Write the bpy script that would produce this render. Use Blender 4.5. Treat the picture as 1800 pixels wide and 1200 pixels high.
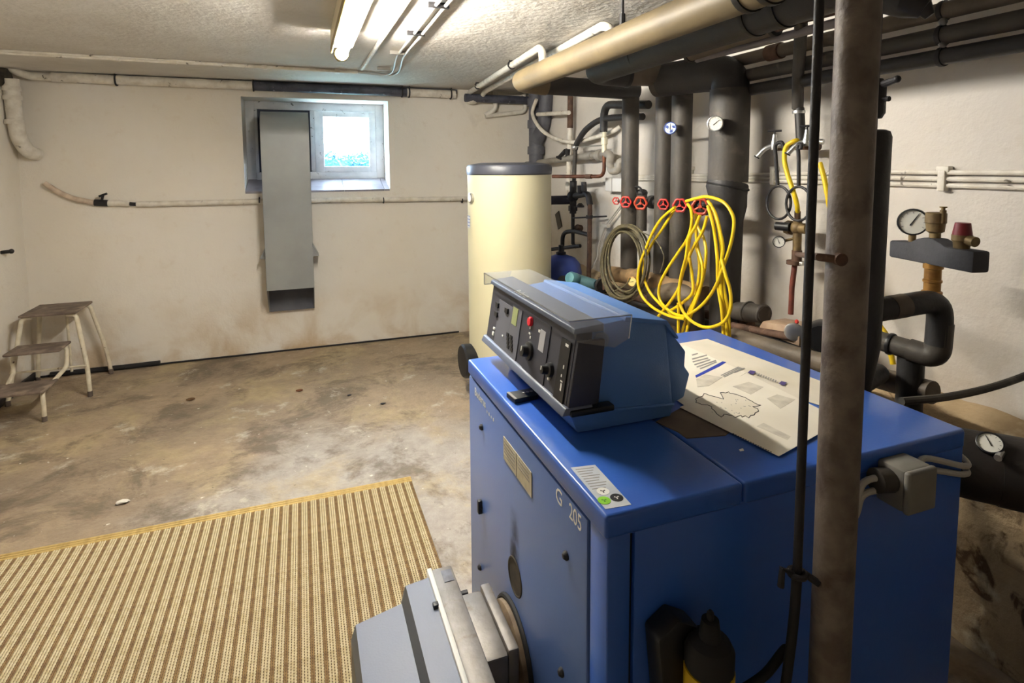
import bpy, bmesh, math, random
from mathutils import Vector, Matrix
V = Vector
random.seed(7)
PI = math.pi
scn = bpy.context.scene
for o in list(bpy.data.objects):
    bpy.data.objects.remove(o)
COL = scn.collection

# ------------------------------------------------------------------ camera
F, YAW, PITCH, ROLL, CX, CY = 996.9, .34592, .08376, -.00636, 889.3, 375.2
CAM = V((0, 0, 1.5))
FW = V((math.sin(YAW) * math.cos(PITCH), math.cos(YAW) * math.cos(PITCH), -math.sin(PITCH)))
R0 = V((math.cos(YAW), -math.sin(YAW), 0)); U0 = R0.cross(FW)
RT = R0 * math.cos(ROLL) + U0 * math.sin(ROLL)
UP = -R0 * math.sin(ROLL) + U0 * math.cos(ROLL)
cd = bpy.data.cameras.new('camera'); cam = bpy.data.objects.new('camera', cd); COL.objects.link(cam)
cd.sensor_width = 36; cd.lens = F / 1800 * 36
cd.shift_x = (900 - CX) / 1800; cd.shift_y = -(600 - CY) / 1800
cd.clip_start = .02
m = Matrix((RT, UP, -FW)).transposed().to_4x4(); m.translation = CAM
cam.matrix_world = m
scn.camera = cam

# ------------------------------------------------------------------ world, exposure
wd = bpy.data.worlds.new('overcast'); scn.world = wd; wd.use_nodes = True
bg = wd.node_tree.nodes['Background']
bg.inputs[0].default_value = (.60, .78, 1, 1); bg.inputs[1].default_value = 16.0
scn.view_settings.view_transform = 'Standard'; scn.view_settings.look = 'None'
scn.view_settings.gamma = 1; scn.view_settings.use_curve_mapping = False
scn.view_settings.exposure = 2.0
TUBE_POWER = 75.0
pl = bpy.data.lights.new('window_portal', 'AREA'); pl.shape = 'RECTANGLE'; pl.size = 1.1; pl.size_y = .7
pl.cycles.is_portal = True
po = bpy.data.objects.new('window_portal', pl); COL.objects.link(po)
po.location = (.15, 5.33, 1.7); po.rotation_euler = (PI / 2, 0, PI)   # faces into the room


def P(x, y, X=None, Y=None, Z=None):
    """photo pixel -> point where its ray meets a plane of the room"""
    d = FW + RT * ((x - CX) / F) - UP * ((y - CY) / F)
    if X is not None: t = (X - CAM.x) / d.x
    elif Y is not None: t = (Y - CAM.y) / d.y
    else: t = (Z - CAM.z) / d.z
    return CAM + d * t


# ------------------------------------------------------------------ materials
def lin(c):
    return tuple(((v / 255) / 12.92 if v / 255 <= .04045 else ((v / 255 + .055) / 1.055) ** 2.4) for v in c) + (1,)


MATS = {}


def mat(name, col, rough=.6, metal=0, col2=None, scale=8, amt=(.4, .65), bump=0, bscale=60, spec=.5, col3=None, scale3=3, amt3=(.55, .7), coat=0):
    if name in MATS: return MATS[name]
    mt = bpy.data.materials.new(name); mt.use_nodes = True
    nt = mt.node_tree; b = nt.nodes['Principled BSDF']
    b.inputs['Base Color'].default_value = lin(col); b.inputs['Roughness'].default_value = rough
    b.inputs['Metallic'].default_value = metal
    b.inputs['Specular IOR Level'].default_value = spec
    b.inputs['Coat Weight'].default_value = coat
    tc = nt.nodes.new('ShaderNodeTexCoord')

    def noise(s, det=6, dist=0.0):
        n = nt.nodes.new('ShaderNodeTexNoise'); n.inputs['Scale'].default_value = s
        n.inputs['Detail'].default_value = det; n.inputs['Distortion'].default_value = dist
        nt.links.new(tc.outputs['Object'], n.inputs['Vector']); return n.outputs['Fac']

    def ramp(src, a):
        r = nt.nodes.new('ShaderNodeMapRange'); r.inputs[1].default_value = a[0]; r.inputs[2].default_value = a[1]
        nt.links.new(src, r.inputs[0]); return r.outputs[0]
    cur = None
    if col2:
        mx = nt.nodes.new('ShaderNodeMix'); mx.data_type = 'RGBA'
        mx.inputs[6].default_value = lin(col); mx.inputs[7].default_value = lin(col2)
        nt.links.new(ramp(noise(scale), amt), mx.inputs[0]); cur = mx.outputs[2]
    if col3:
        mx = nt.nodes.new('ShaderNodeMix'); mx.data_type = 'RGBA'
        if cur: nt.links.new(cur, mx.inputs[6])
        else: mx.inputs[6].default_value = lin(col)
        mx.inputs[7].default_value = lin(col3)
        nt.links.new(ramp(noise(scale3, 8, .6), amt3), mx.inputs[0]); cur = mx.outputs[2]
    if cur: nt.links.new(cur, b.inputs['Base Color'])
    if bump:
        bp = nt.nodes.new('ShaderNodeBump'); bp.inputs['Strength'].default_value = min(1, bump); bp.inputs['Distance'].default_value = .004 * max(1, bump)
        nt.links.new(noise(bscale, 5), bp.inputs['Height']); nt.links.new(bp.outputs[0], b.inputs['Normal'])
    MATS[name] = mt
    return mt


def emit(name, col, s):
    mt = bpy.data.materials.new(name); mt.use_nodes = True
    b = mt.node_tree.nodes['Principled BSDF']
    b.inputs['Base Color'].default_value = lin(col)
    b.inputs['Emission Color'].default_value = lin(col); b.inputs['Emission Strength'].default_value = s
    MATS[name] = mt
    return mt


def clear(name, tint=(1, 1, 1), gloss=.12, rough=.08, dust=0.):
    """thin clear sheet: mostly see-through with a little mirror gloss"""
    mt = bpy.data.materials.new(name); mt.use_nodes = True
    nt = mt.node_tree; nt.nodes.remove(nt.nodes['Principled BSDF']); out = nt.nodes['Material Output']
    t = nt.nodes.new('ShaderNodeBsdfTransparent'); t.inputs[0].default_value = (*tint, 1)
    g = nt.nodes.new('ShaderNodeBsdfGlossy'); g.inputs['Roughness'].default_value = rough
    mx = nt.nodes.new('ShaderNodeMixShader'); mx.inputs[0].default_value = gloss
    nt.links.new(t.outputs[0], mx.inputs[1]); nt.links.new(g.outputs[0], mx.inputs[2]); last = mx
    if dust:
        d = nt.nodes.new('ShaderNodeBsdfDiffuse'); d.inputs[0].default_value = (.75, .76, .78, 1)
        m2 = nt.nodes.new('ShaderNodeMixShader'); m2.inputs[0].default_value = dust
        nt.links.new(mx.outputs[0], m2.inputs[1]); nt.links.new(d.outputs[0], m2.inputs[2]); last = m2
    nt.links.new(last.outputs[0], out.inputs[0])
    MATS[name] = mt
    return mt


class NT:
    """small helper for the larger surface materials"""
    def __init__(s, name, rough=.8):
        s.m = bpy.data.materials.new(name); s.m.use_nodes = True; s.t = s.m.node_tree
        s.b = s.t.nodes['Principled BSDF']; s.b.inputs['Roughness'].default_value = rough
        s.b.inputs['Specular IOR Level'].default_value = .25
        s.tc = s.t.nodes.new('ShaderNodeTexCoord').outputs['Object']
        s.sep = None

    def n(s, scale, det=6, dist=0., rough=.55, vec=None):
        n = s.t.nodes.new('ShaderNodeTexNoise'); n.inputs['Scale'].default_value = scale; n.inputs['Detail'].default_value = det
        n.inputs['Distortion'].default_value = dist; n.inputs['Roughness'].default_value = rough
        s.t.links.new(vec or s.tc, n.inputs['Vector']); return n.outputs['Fac']

    def vor(s, scale, feat='F1'):
        n = s.t.nodes.new('ShaderNodeTexVoronoi'); n.inputs['Scale'].default_value = scale; n.feature = feat
        s.t.links.new(s.tc, n.inputs['Vector']); return n.outputs['Distance']

    def axis(s, i):
        if not s.sep:
            s.sep = s.t.nodes.new('ShaderNodeSeparateXYZ'); s.t.links.new(s.tc, s.sep.inputs[0])
        return s.sep.outputs[i]

    def rng(s, src, a, b, c=0., d=1.):
        r = s.t.nodes.new('ShaderNodeMapRange')
        for i, v in enumerate((a, b, c, d)): r.inputs[i + 1].default_value = v
        s.t.links.new(src, r.inputs[0]); return r.outputs[0]

    def op(s, o, a, b):
        r = s.t.nodes.new('ShaderNodeMath'); r.operation = o
        for i, v in enumerate((a, b)):
            if isinstance(v, (int, float)): r.inputs[i].default_value = v
            else: s.t.links.new(v, r.inputs[i])
        return r.outputs[0]

    def mix(s, f, a, b):
        r = s.t.nodes.new('ShaderNodeMix'); r.data_type = 'RGBA'
        s.t.links.new(f, r.inputs[0])
        for i, v in ((6, a), (7, b)):
            if isinstance(v, tuple): r.inputs[i].default_value = lin(v)
            else: s.t.links.new(v, r.inputs[i])
        return r.outputs[2]

    def done(s, col, height=None, dist=.01, strength=1.):
        s.t.links.new(col, s.b.inputs['Base Color'])
        if height:
            bp = s.t.nodes.new('ShaderNodeBump'); bp.inputs['Distance'].default_value = dist; bp.inputs['Strength'].default_value = strength
            s.t.links.new(height, bp.inputs['Height']); s.t.links.new(bp.outputs[0], s.b.inputs['Normal'])
        return s.m


def wall_material(name, base, warm, stain, z0, z1):
    n = NT(name, .85)
    c = n.mix(n.rng(n.n(1.1, 5), .4, .65), base, warm)
    c = n.mix(n.rng(n.n(14, 6), .6, .8, 0, .2), c, stain)
    low = n.rng(n.axis(2), z0, z1, 1, 0)
    f = n.op('MULTIPLY', low, n.rng(n.n(3.2, 8, .5), .42, .66, 0, .9))
    c = n.mix(f, c, stain)
    c = n.mix(n.rng(n.n(2.3, 9, 1.2), .68, .78, 0, .2), c, (150, 140, 125))
    h = n.op('ADD', n.n(9, 7), n.op('MULTIPLY', n.n(70, 4), .25))
    return n.done(c, h, .012, .5)


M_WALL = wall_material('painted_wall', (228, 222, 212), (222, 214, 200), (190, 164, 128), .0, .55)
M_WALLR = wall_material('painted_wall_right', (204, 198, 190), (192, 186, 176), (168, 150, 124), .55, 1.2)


def ceiling_material():
    n = NT('ceiling_plaster', .9)
    c = n.mix(n.rng(n.n(1.6, 6), .4, .65), (206, 202, 195), (190, 184, 175))
    c = n.mix(n.rng(n.n(11, 7), .62, .8, 0, .4), c, (184, 174, 158))
    h = n.op('ADD', n.n(5, 8), n.op('MULTIPLY', n.n(30, 6), .55))
    return n.done(c, h, .02, .5)


def floor_material():
    n = NT('worn_concrete', .6)
    c = n.mix(n.rng(n.n(1.1, 6, .5), .38, .62), (168, 148, 124), (146, 130, 112))
    # grey cement screed patch in front of the boiler
    gx = n.op('ADD', n.op('MULTIPLY', n.op('SUBTRACT', n.axis(0), .35), n.op('SUBTRACT', n.axis(0), .35)), n.op('MULTIPLY', n.op('SUBTRACT', n.axis(1), 2.2), n.op('SUBTRACT', n.axis(1), 2.2)))
    gx = n.op('ADD', gx, n.op('MULTIPLY', n.op('SUBTRACT', n.n(1.7, 7, .6), .5), 2.2))
    c = n.mix(n.rng(gx, .5, 1.5, .9, 0), c, (170, 164, 157))
    c = n.mix(n.rng(n.n(1.7, 10, .25, .68), .5, .62, 0, .7), c, (182, 164, 128))
    c = n.mix(n.rng(n.n(2.1, 12, .35, .72), .5, .6, 0, .75), c, (100, 88, 74))
    c = n.mix(n.rng(n.n(3.6, 12, .3, .72), .58, .67, 0, .75), c, (206, 198, 182))
    c = n.mix(n.rng(n.n(9, 12, 0, .75), .4, .62, 0, .3), c, (96, 84, 70))
    c = n.mix(n.rng(n.n(24, 3), .70, .74, 0, .85), c, (212, 206, 194))
    c = n.mix(n.rng(n.n(44, 3), .29, .24, 0, .75), c, (54, 46, 38))
    h = n.op('ADD', n.n(4, 9), n.op('MULTIPLY', n.n(40, 7), .45))
    return n.done(c, h, .02, .7)


def rubble_material():
    n = NT('crumbling_plaster', .95)
    c = n.mix(n.rng(n.n(3, 7), .4, .62), (170, 148, 116), (138, 116, 88))
    c = n.mix(n.rng(n.n(9, 8, 1), .55, .63), c, (86, 66, 46))
    c = n.mix(n.rng(n.n(5, 6), .62, .7), c, (196, 180, 152))
    return n.done(c, n.n(16, 8), .02, .8)


WHITE_PAINT = mat('old_white_paint', (220, 214, 202), .55, col2=(200, 192, 178), scale=18, col3=(96, 86, 74), scale3=20, amt3=(.66, .72), bump=.5, bscale=70)
DIRTY_PAINT = mat('flaking_dark_paint', (78, 80, 92), .5, col2=(52, 52, 62), scale=15, col3=(196, 196, 200), scale3=26, amt3=(.66, .72), bump=.6, bscale=50)
GALV = mat('grey_sheet_metal', (152, 155, 154), .36, .12, col2=(140, 142, 142), scale=3, bump=.08, bscale=3)
DUCT_IN = mat('duct_inside', (92, 94, 102), .6, .1, col2=(80, 82, 90))
FRAME = mat('window_paint', (222, 222, 224), .5, col2=(204, 206, 210), scale=10, col3=(120, 118, 120), scale3=30, amt3=(.66, .72))
BOARD = mat('dark_board', (66, 74, 92), .6, col2=(52, 58, 74), scale=4)
TILE = mat('sill_tile', (150, 146, 152), .3, col2=(126, 122, 128), scale=9)
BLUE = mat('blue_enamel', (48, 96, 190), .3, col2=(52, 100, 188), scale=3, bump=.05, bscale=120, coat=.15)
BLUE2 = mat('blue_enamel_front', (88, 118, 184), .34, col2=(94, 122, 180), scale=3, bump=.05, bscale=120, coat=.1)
CTRL = mat('control_blue', (84, 128, 194), .4, col2=(90, 132, 194), scale=5, bump=.1, bscale=260)
CTRL_TOP = mat('control_grey_blue', (120, 146, 176), .45, col2=(110, 138, 170), scale=5, bump=.1, bscale=260)
PANEL = mat('panel_dark', (52, 54, 66), .5, col2=(60, 60, 70), scale=6)
PANEL_EDGE = mat('panel_edge', (88, 96, 116), .45)
BLACK = mat('black_plastic', (18, 18, 20), .45)
BLACKRUB = mat('black_rubber', (26, 25, 26), .75)
WHITEP = mat('white_print', (226, 226, 220), .5)
CREAM = mat('tank_cream', (204, 198, 166), .4, col2=(198, 192, 160), scale=2)
CAPGREY = mat('tank_cap_grey', (66, 68, 78), .4, col2=(58, 60, 70), scale=4)
INSUL = mat('dark_insulation', (70, 64, 57), .6, col2=(54, 50, 45), scale=9, col3=(92, 84, 74), scale3=14, amt3=(.6, .75), bump=.4, bscale=40)
INSUL_D = mat('black_insulation', (46, 43, 42), .55, col2=(36, 34, 33), scale=9, bump=.5, bscale=40)
INSUL_B = mat('brown_insulation', (98, 86, 72), .6, col2=(78, 69, 58), scale=10, bump=.4, bscale=40)
BEIGE = mat('beige_insulation', (106, 92, 66), .55, col2=(92, 80, 58), scale=7, col3=(74, 62, 46), scale3=20, amt3=(.68, .74), bump=.2, bscale=40)
FOIL = mat('band_black', (16, 16, 16), .4)
RUST = mat('rusty_iron', (92, 66, 50), .75, col2=(66, 46, 36), scale=26, col3=(118, 92, 74), scale3=40, amt3=(.6, .7), bump=.6, bscale=90)
POSTM = mat('weathered_steel', (122, 110, 100), .55, .15, col2=(92, 80, 72), scale=22, col3=(62, 44, 36), scale3=7, amt3=(.55, .68), bump=.5, bscale=80)
IRON = mat('dark_iron', (44, 42, 44), .55, .3, col2=(34, 32, 34), scale=20, bump=.5, bscale=80)
CASTIRON = mat('grey_cast_iron', (92, 92, 98), .6, .1, col2=(76, 76, 84), scale=12, bump=.5, bscale=60)
COPPER = mat('old_copper', (120, 74, 50), .5, .5, col2=(84, 52, 38), scale=20)
BRASS = mat('aged_brass', (168, 124, 62), .42, .6, col2=(130, 92, 48), scale=30)
BRASS_D = mat('dull_brass', (124, 104, 68), .55, .4, col2=(96, 78, 52), scale=30)
CHROME = mat('dull_chrome', (190, 190, 188), .3, .9)
RED = mat('red_handwheel', (196, 52, 44), .45, col2=(170, 40, 36), scale=40)
ORED = mat('orange_red_handwheel', (192, 72, 40), .5, col2=(166, 54, 34), scale=40)
REDCAP = mat('dark_red_cap', (120, 28, 36), .5)
DIAL = mat('gauge_white', (228, 226, 216), .4)
DIALY = mat('gauge_yellowed', (226, 206, 130), .45)
DIALB = mat('gauge_bluewhite', (216, 232, 246), .35)
NAVY = mat('blue_mark', (30, 66, 150), .5)
YELLOW = mat('yellow_hose', (228, 196, 22), .42, col2=(214, 178, 20), scale=12)
GREENH = mat('olive_hose', (92, 84, 60), .5, col2=(66, 62, 50), scale=30, col3=(150, 140, 100), scale3=60, amt3=(.62, .7))
CABLE = mat('grey_cable', (176, 172, 164), .5)
PVC = mat('grey_drain_pipe', (142, 136, 126), .5, col2=(124, 118, 108), scale=12)
TEAL = mat('teal_enamel', (84, 132, 140), .45, col2=(66, 112, 122), scale=10)
VESSEL = mat('vessel_blue', (36, 60, 140), .4, col2=(30, 52, 122), scale=6)
PAPER = mat('paper', (226, 220, 206), .7, col2=(218, 210, 194), scale=5)
PAPER2 = mat('paper_cream', (214, 206, 190), .7, col2=(204, 196, 178), scale=7)
CARD = mat('dusty_cardboard', (112, 98, 86), .85, col2=(96, 84, 76), scale=10)
PRINT = mat('grey_print', (140, 138, 134), .7)
PRINT_D = mat('dark_print', (40, 38, 36), .7)
PRINT_P = mat('photo_print', (206, 199, 184), .7, col2=(184, 176, 162), scale=30)
STICK = mat('silver_sticker', (196, 200, 206), .4, col2=(180, 186, 196), scale=20)
GOLDPL = mat('type_plate', (190, 184, 162), .45, col2=(168, 160, 136), scale=30)
GREEN = mat('green_sticker', (130, 196, 40), .5)
WOOD = mat('worn_tread', (120, 104, 92), .7, col2=(92, 78, 68), scale=16, col3=(150, 134, 118), scale3=10)
BURN = mat('burner_hood', (100, 108, 130), .5, col2=(106, 112, 128), scale=3, bump=.1, bscale=200)
BURN_SHADE = mat('burner_shade', (76, 78, 80), .5)  # hood grey with shade painted in, for facets turned from the light
ALU = mat('cast_aluminium', (128, 124, 120), .5, .3, col2=(108, 102, 96), scale=14, col3=(104, 92, 78), scale3=18, amt3=(.6, .7), bump=.3, bscale=60)
SOOT = mat('soot', (70, 62, 50), .9, col2=(40, 36, 32), scale=20)
STRAW = mat('straw_cream', (196, 184, 152), .75, col2=(178, 162, 124), scale=60)
STRAW_B = mat('straw_brown', (138, 110, 70), .8, col2=(112, 86, 54), scale=60)
BACKING = mat('mat_backing', (84, 64, 38), .9)
STRAW_Y = mat('straw_gold', (188, 160, 98), .75, col2=(168, 140, 80), scale=60)
LAMPW = mat('lamp_housing', (226, 218, 190), .5)
LAMPY = mat('lamp_holder', (150, 132, 78), .45)
TUBE = emit('tube_glow', (255, 250, 240), TUBE_POWER)
REDLAMP = mat('red_switch', (226, 30, 54), .35)
LCD = mat('lcd', (150, 160, 110), .4)
GLASS = clear('pane_glass', (1, 1, 1), .05, .0)
ACRYL = clear('clear_cover', (.95, .96, .97), .1, .2, .08)
SLEEVE = clear('plastic_sleeve', (.95, .95, .95), .12, .25)
HEDGE = mat('hedge_leaves', (24, 66, 92), .8, col2=(44, 96, 124), scale=14)
LAWN = mat('lawn', (120, 150, 140), .9)
CEIL = ceiling_material(); FLOOR = floor_material(); RUBBLE = rubble_material()
PUMPTAN = mat('pump_tan', (166, 142, 118), .6, col2=(140, 112, 90), scale=14, col3=(176, 84, 60), scale3=9, amt3=(.68, .74))


# ------------------------------------------------------------------ geometry (vertex list, face list)
def merge(*gs):
    v, f = [], []
    for g in gs:
        n = len(v); v += g[0]; f += [[i + n for i in q] for q in g[1]]
    return v, f


def box(x0, x1, y0, y1, z0, z1, b=0., seg=2):
    bm = bmesh.new(); bmesh.ops.create_cube(bm, size=1)
    for q in bm.verts:
        q.co = V(((x0 + x1) / 2 + q.co.x * (x1 - x0), (y0 + y1) / 2 + q.co.y * (y1 - y0), (z0 + z1) / 2 + q.co.z * (z1 - z0)))
    if b:
        bmesh.ops.bevel(bm, geom=bm.edges[:], offset=b, segments=seg, affect='EDGES', profile=.5)
    return frombm(bm)


def frombm(bm):
    bm.verts.index_update()
    g = ([q.co.copy() for q in bm.verts], [[q.index for q in f.verts] for f in bm.faces]); bm.free(); return g


def xf(g, M):
    return [M @ p for p in g[0]], g[1]


def basis(d):
    d = d.normalized(); a = V((0, 0, 1)) if abs(d.z) < .9 else V((1, 0, 0))
    u = d.cross(a).normalized(); return u, d.cross(u).normalized(), d


def frame_at(p, d, up=V((0, 0, 1))):
    """matrix: local z along d, local y as near 'up' as can be"""
    z = V(d).normalized(); x = V(up).cross(z)
    if x.length < 1e-4: x = V((1, 0, 0))
    x.normalize(); y = z.cross(x)
    M = Matrix((x, y, z)).transposed().to_4x4(); M.translation = V(p); return M


def tube(path, r, n=12, caps=True):
    path = [V(p) for p in path]
    rs = r if isinstance(r, (list, tuple)) else [r] * len(path)
    v, f = [], []
    t0 = (path[1] - path[0]).normalized(); u, w, _ = basis(t0)
    for i, p in enumerate(path):
        t = (path[min(i + 1, len(path) - 1)] - path[max(i - 1, 0)]).normalized()
        q = t0.rotation_difference(t); u = q @ u; w = q @ w; t0 = t
        for k in range(n):
            a = 2 * PI * k / n; v.append(p + (u * math.cos(a) + w * math.sin(a)) * rs[i])
    for i in range(len(path) - 1):
        for k in range(n):
            a, b = i * n + k, i * n + (k + 1) % n
            f.append([a, b, b + n, a + n])
    if caps:
        f.append(list(range(n))[::-1]); f.append(list(range((len(path) - 1) * n, len(path) * n)))
    return v, f


def cyl(p0, p1, r, r1=None, n=24):
    return tube([p0, p1], [r, r if r1 is None else r1], n)


def lathe(prof, p, d, n=24):
    """prof = [(radius, distance along d)]"""
    u, w, d = basis(V(d)); p = V(p); v, f = [], []
    for r, h in prof:
        for k in range(n):
            a = 2 * PI * k / n; v.append(p + d * h + (u * math.cos(a) + w * math.sin(a)) * max(r, 1e-4))
    for i in range(len(prof) - 1):
        for k in range(n):
            a, b = i * n + k, i * n + (k + 1) % n; f.append([a, b, b + n, a + n])
    f.append(list(range(n))[::-1]); f.append(list(range((len(prof) - 1) * n, len(prof) * n)))
    return v, f


def fillet(pts, rad, seg=6):
    pts = [V(p) for p in pts]; out = [pts[0]]
    for i in range(1, len(pts) - 1):
        a, b, c = pts[i - 1], pts[i], pts[i + 1]
        d1, d2 = (a - b), (c - b); l = min(rad, d1.length * .49, d2.length * .49)
        d1.normalize(); d2.normalize()
        if abs(d1.dot(d2)) > .999: out.append(b); continue
        s, e = b + d1 * l, b + d2 * l
        for k in range(seg + 1):
            t = k / seg; out.append(s * (1 - t) ** 2 + b * 2 * t * (1 - t) + e * t * t)
    out.append(pts[-1]); return out


def spline(pts, sub=8, closed=False):
    pts = [V(p) for p in pts]; n = len(pts); out = []
    for i in range(n if closed else n - 1):
        g = lambda k: pts[k % n] if closed else pts[max(0, min(n - 1, k))]
        p0, p1, p2, p3 = g(i - 1), g(i), g(i + 1), g(i + 2)
        for k in range(sub):
            t = k / sub
            out.append(.5 * (2 * p1 + (p2 - p0) * t + (2 * p0 - 5 * p1 + 4 * p2 - p3) * t * t + (3 * p1 - p0 - 3 * p2 + p3) * t ** 3))
    out.append(pts[0] if closed else pts[-1]); return out


def prism(poly, ax, a0, a1, b=0.):
    """closed outline in the plane across axis ax (0: y,z  1: x,z  2: x,y), run from a0 to a1"""
    def mk(p, a):
        return V((a, p[0], p[1])) if ax == 0 else V((p[0], a, p[1])) if ax == 1 else V((p[0], p[1], a))
    n = len(poly); v = [mk(p, a0) for p in poly] + [mk(p, a1) for p in poly]
    f = [list(range(n)), list(range(2 * n - 1, n - 1, -1))] + [[i, i + n, (i + 1) % n + n, (i + 1) % n] for i in range(n)]
    if b:
        bm = bmesh.new(); vs = [bm.verts.new(p) for p in v]
        for q in f: bm.faces.new([vs[i] for i in q])
        bmesh.ops.recalc_face_normals(bm, faces=bm.faces[:])
        bmesh.ops.bevel(bm, geom=bm.edges[:], offset=b, segments=2, affect='EDGES', profile=.5)
        return frombm(bm)
    return v, f


def torus(c, d, R, r, n=28, k=10, sx=1., sy=1., up=V((0, 0, 1))):
    M = frame_at(c, d, up); v, f = [], []
    for i in range(n):
        a = 2 * PI * i / n
        for j in range(k):
            b = 2 * PI * j / k; q = R + r * math.cos(b)
            v.append(M @ V((q * math.cos(a) * sx, q * math.sin(a) * sy, r * math.sin(b))))
    for i in range(n):
        for j in range(k):
            f.append([i * k + j, ((i + 1) % n) * k + j, ((i + 1) % n) * k + (j + 1) % k, i * k + (j + 1) % k])
    return v, f


def ball(c, r, n=18, m=10, s=(1, 1, 1)):
    v, f = [V(c) + V((0, 0, r * s[2]))], []
    for i in range(1, m):
        for k in range(n):
            a, b = PI * i / m, 2 * PI * k / n
            v.append(V(c) + V((r * s[0] * math.sin(a) * math.cos(b), r * s[1] * math.sin(a) * math.sin(b), r * s[2] * math.cos(a))))
    v.append(V(c) - V((0, 0, r * s[2])))
    for k in range(n):
        f.append([0, 1 + k, 1 + (k + 1) % n]); f.append([len(v) - 1, 1 + (m - 2) * n + (k + 1) % n, 1 + (m - 2) * n + k])
    for i in range(m - 2):
        for k in range(n):
            a, b = 1 + i * n + k, 1 + i * n + (k + 1) % n; f.append([a, a + n, b + n, b])
    return v, f


def plate(c, M, t):
    """flat outline c [(u,v)] in the frame M, thickness t along local z"""
    g = prism(c, 2, 0, t); return xf(g, M)


# ------------------------------------------------------------------ objects
WLOC = {}


def obj(name, g, m, parent=None, label=None, cat=None, group=None, kind=None, smooth=35):
    v, f = g
    xs = [p.x for p in v]; ys = [p.y for p in v]; zs = [p.z for p in v]
    c = V(((min(xs) + max(xs)) / 2, (min(ys) + max(ys)) / 2, min(zs)))
    if kind == 'structure' and parent is None: c = V((0, 0, 0))
    me = bpy.data.meshes.new(name); me.from_pydata([p - c for p in v], [], f); me.validate()
    bm = bmesh.new(); bm.from_mesh(me); bmesh.ops.recalc_face_normals(bm, faces=bm.faces[:]); bm.to_mesh(me); bm.free()
    if smooth:
        me.shade_smooth(); me.set_sharp_from_angle(angle=math.radians(smooth))
    me.materials.append(m)
    return place(name, me, c, parent, label, cat, group, kind)


def place(name, data, c, parent=None, label=None, cat=None, group=None, kind=None):
    o = bpy.data.objects.new(name, data); COL.objects.link(o); WLOC[o] = V(c)
    if parent: o.parent = parent; o.location = V(c) - WLOC[parent]
    else: o.location = c
    if label: o['label'] = label
    if cat: o['category'] = cat
    if group: o['group'] = group
    if kind: o['kind'] = kind
    return o


def thing(name, c, label, cat, group=None):
    return place(name, None, c, None, label, cat, group)


def text(s, size, M, m, parent, name='lettering', sx=1., ext=.0003, align='LEFT', label=None):
    cu = bpy.data.curves.new('t', 'FONT'); cu.body = s; cu.size = size; cu.extrude = ext; cu.align_x = align; cu.resolution_u = 3
    t = bpy.data.objects.new('t', cu); COL.objects.link(t)
    me = bpy.data.meshes.new_from_object(t.evaluated_get(bpy.context.evaluated_depsgraph_get()))
    bpy.data.objects.remove(t); bpy.data.curves.remove(cu)
    g = ([M @ V((q.co.x * sx, q.co.y, q.co.z)) for q in me.vertices], [list(p.vertices) for p in me.polygons])
    bpy.data.meshes.remove(me)
    return obj(name, g, m, parent, label=label, smooth=0)


# ================================================================== THE ROOM
XL, XR, YB, YF, ZC = -1.85, 2.05, 4.89, -1.6, 2.17
WX0, WX1, WZ0, WZ1, YW = -.417, .712, 1.297, 2.05, 5.2


def grid(x0, x1, y0, y1, z, n, m, amp, seed):
    from mathutils import noise
    v, f = [], []
    for j in range(m + 1):
        for i in range(n + 1):
            x, y = x0 + (x1 - x0) * i / n, y0 + (y1 - y0) * j / m
            v.append(V((x, y, z + amp * noise.noise(V((x * 1.3, y * 1.3, seed))))))
    for j in range(m):
        for i in range(n):
            a = j * (n + 1) + i; f.append([a, a + 1, a + n + 2, a + n + 1])
    return v, f


obj('floor', merge(box(XL - .2, XR + .2, YF - .2, YB + .2, -.2, -.002)), FLOOR, kind='structure', smooth=0)
obj('ceiling', box(XL - .2, XR + .2, YF - .2, YB + .2, ZC, ZC + .2), CEIL, kind='structure', smooth=0)
obj('wall_left', box(XL - .2, XL, YF - .2, YB + .2, -.01, ZC + .01), M_WALL, kind='structure', smooth=0)
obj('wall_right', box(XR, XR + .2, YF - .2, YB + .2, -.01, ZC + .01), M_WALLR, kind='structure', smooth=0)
obj('wall_front', box(XL, XR, YF - .2, YF, -.01, ZC + .01), M_WALL, kind='structure', smooth=0)
# back wall with the window opening
wb = obj('wall_back', merge(box(XL, WX0, YB, YB + .4, -.01, ZC + .01), box(WX1, XR, YB, YB + .4, -.01, ZC + .01),
                            box(WX0, WX1, YB, YB + .4, -.01, WZ0), box(WX0, WX1, YB, YB + .4, WZ1, ZC + .01)), M_WALL, kind='structure', smooth=0)
# dark gap where the wall meets the floor
obj('trim_1', box(XL, 1.3, YB - .012, YB, 0, .012, .003), IRON, kind='structure')
obj('trim_4', tube([(-1.75, YB - .022, .02), (-1.3, YB - .024, .018), (-1.06, YB - .02, .02)], .018, 10), BLACKRUB, kind='structure')
obj('trim_2', box(XL, XL + .02, 2.6, YB - .02, 0, .05, .005), IRON, kind='structure')


def rubble():
    from mathutils import noise
    v, f = [], []; n = 150
    prof = [(1.9, 0), (1.905, .12), (1.9, .25), (1.905, .38), (1.9, .5), (1.905, .58), (1.93, .64), (1.97, .68), (2.06, .72)]
    for i in range(n + 1):
        y = YF + (4.4 - YF) * i / n
        for k, (x, z) in enumerate(prof):
            d = noise.noise(V((y * 4, z * 4 + k * .3, 2))) * .03 + noise.noise(V((y * 13, z * 13, k))) * .012
            v.append(V((x + d if k < 8 else x, y, z + (d * .8 if 4 < k else 0))))
    m = len(prof)
    for i in range(n):
        for k in range(m - 1):
            a = i * m + k; f.append([a, a + m, a + m + 1, a + 1])
    return v, f


obj('trim_3', rubble(), RUBBLE, kind='structure', smooth=30)

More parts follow.
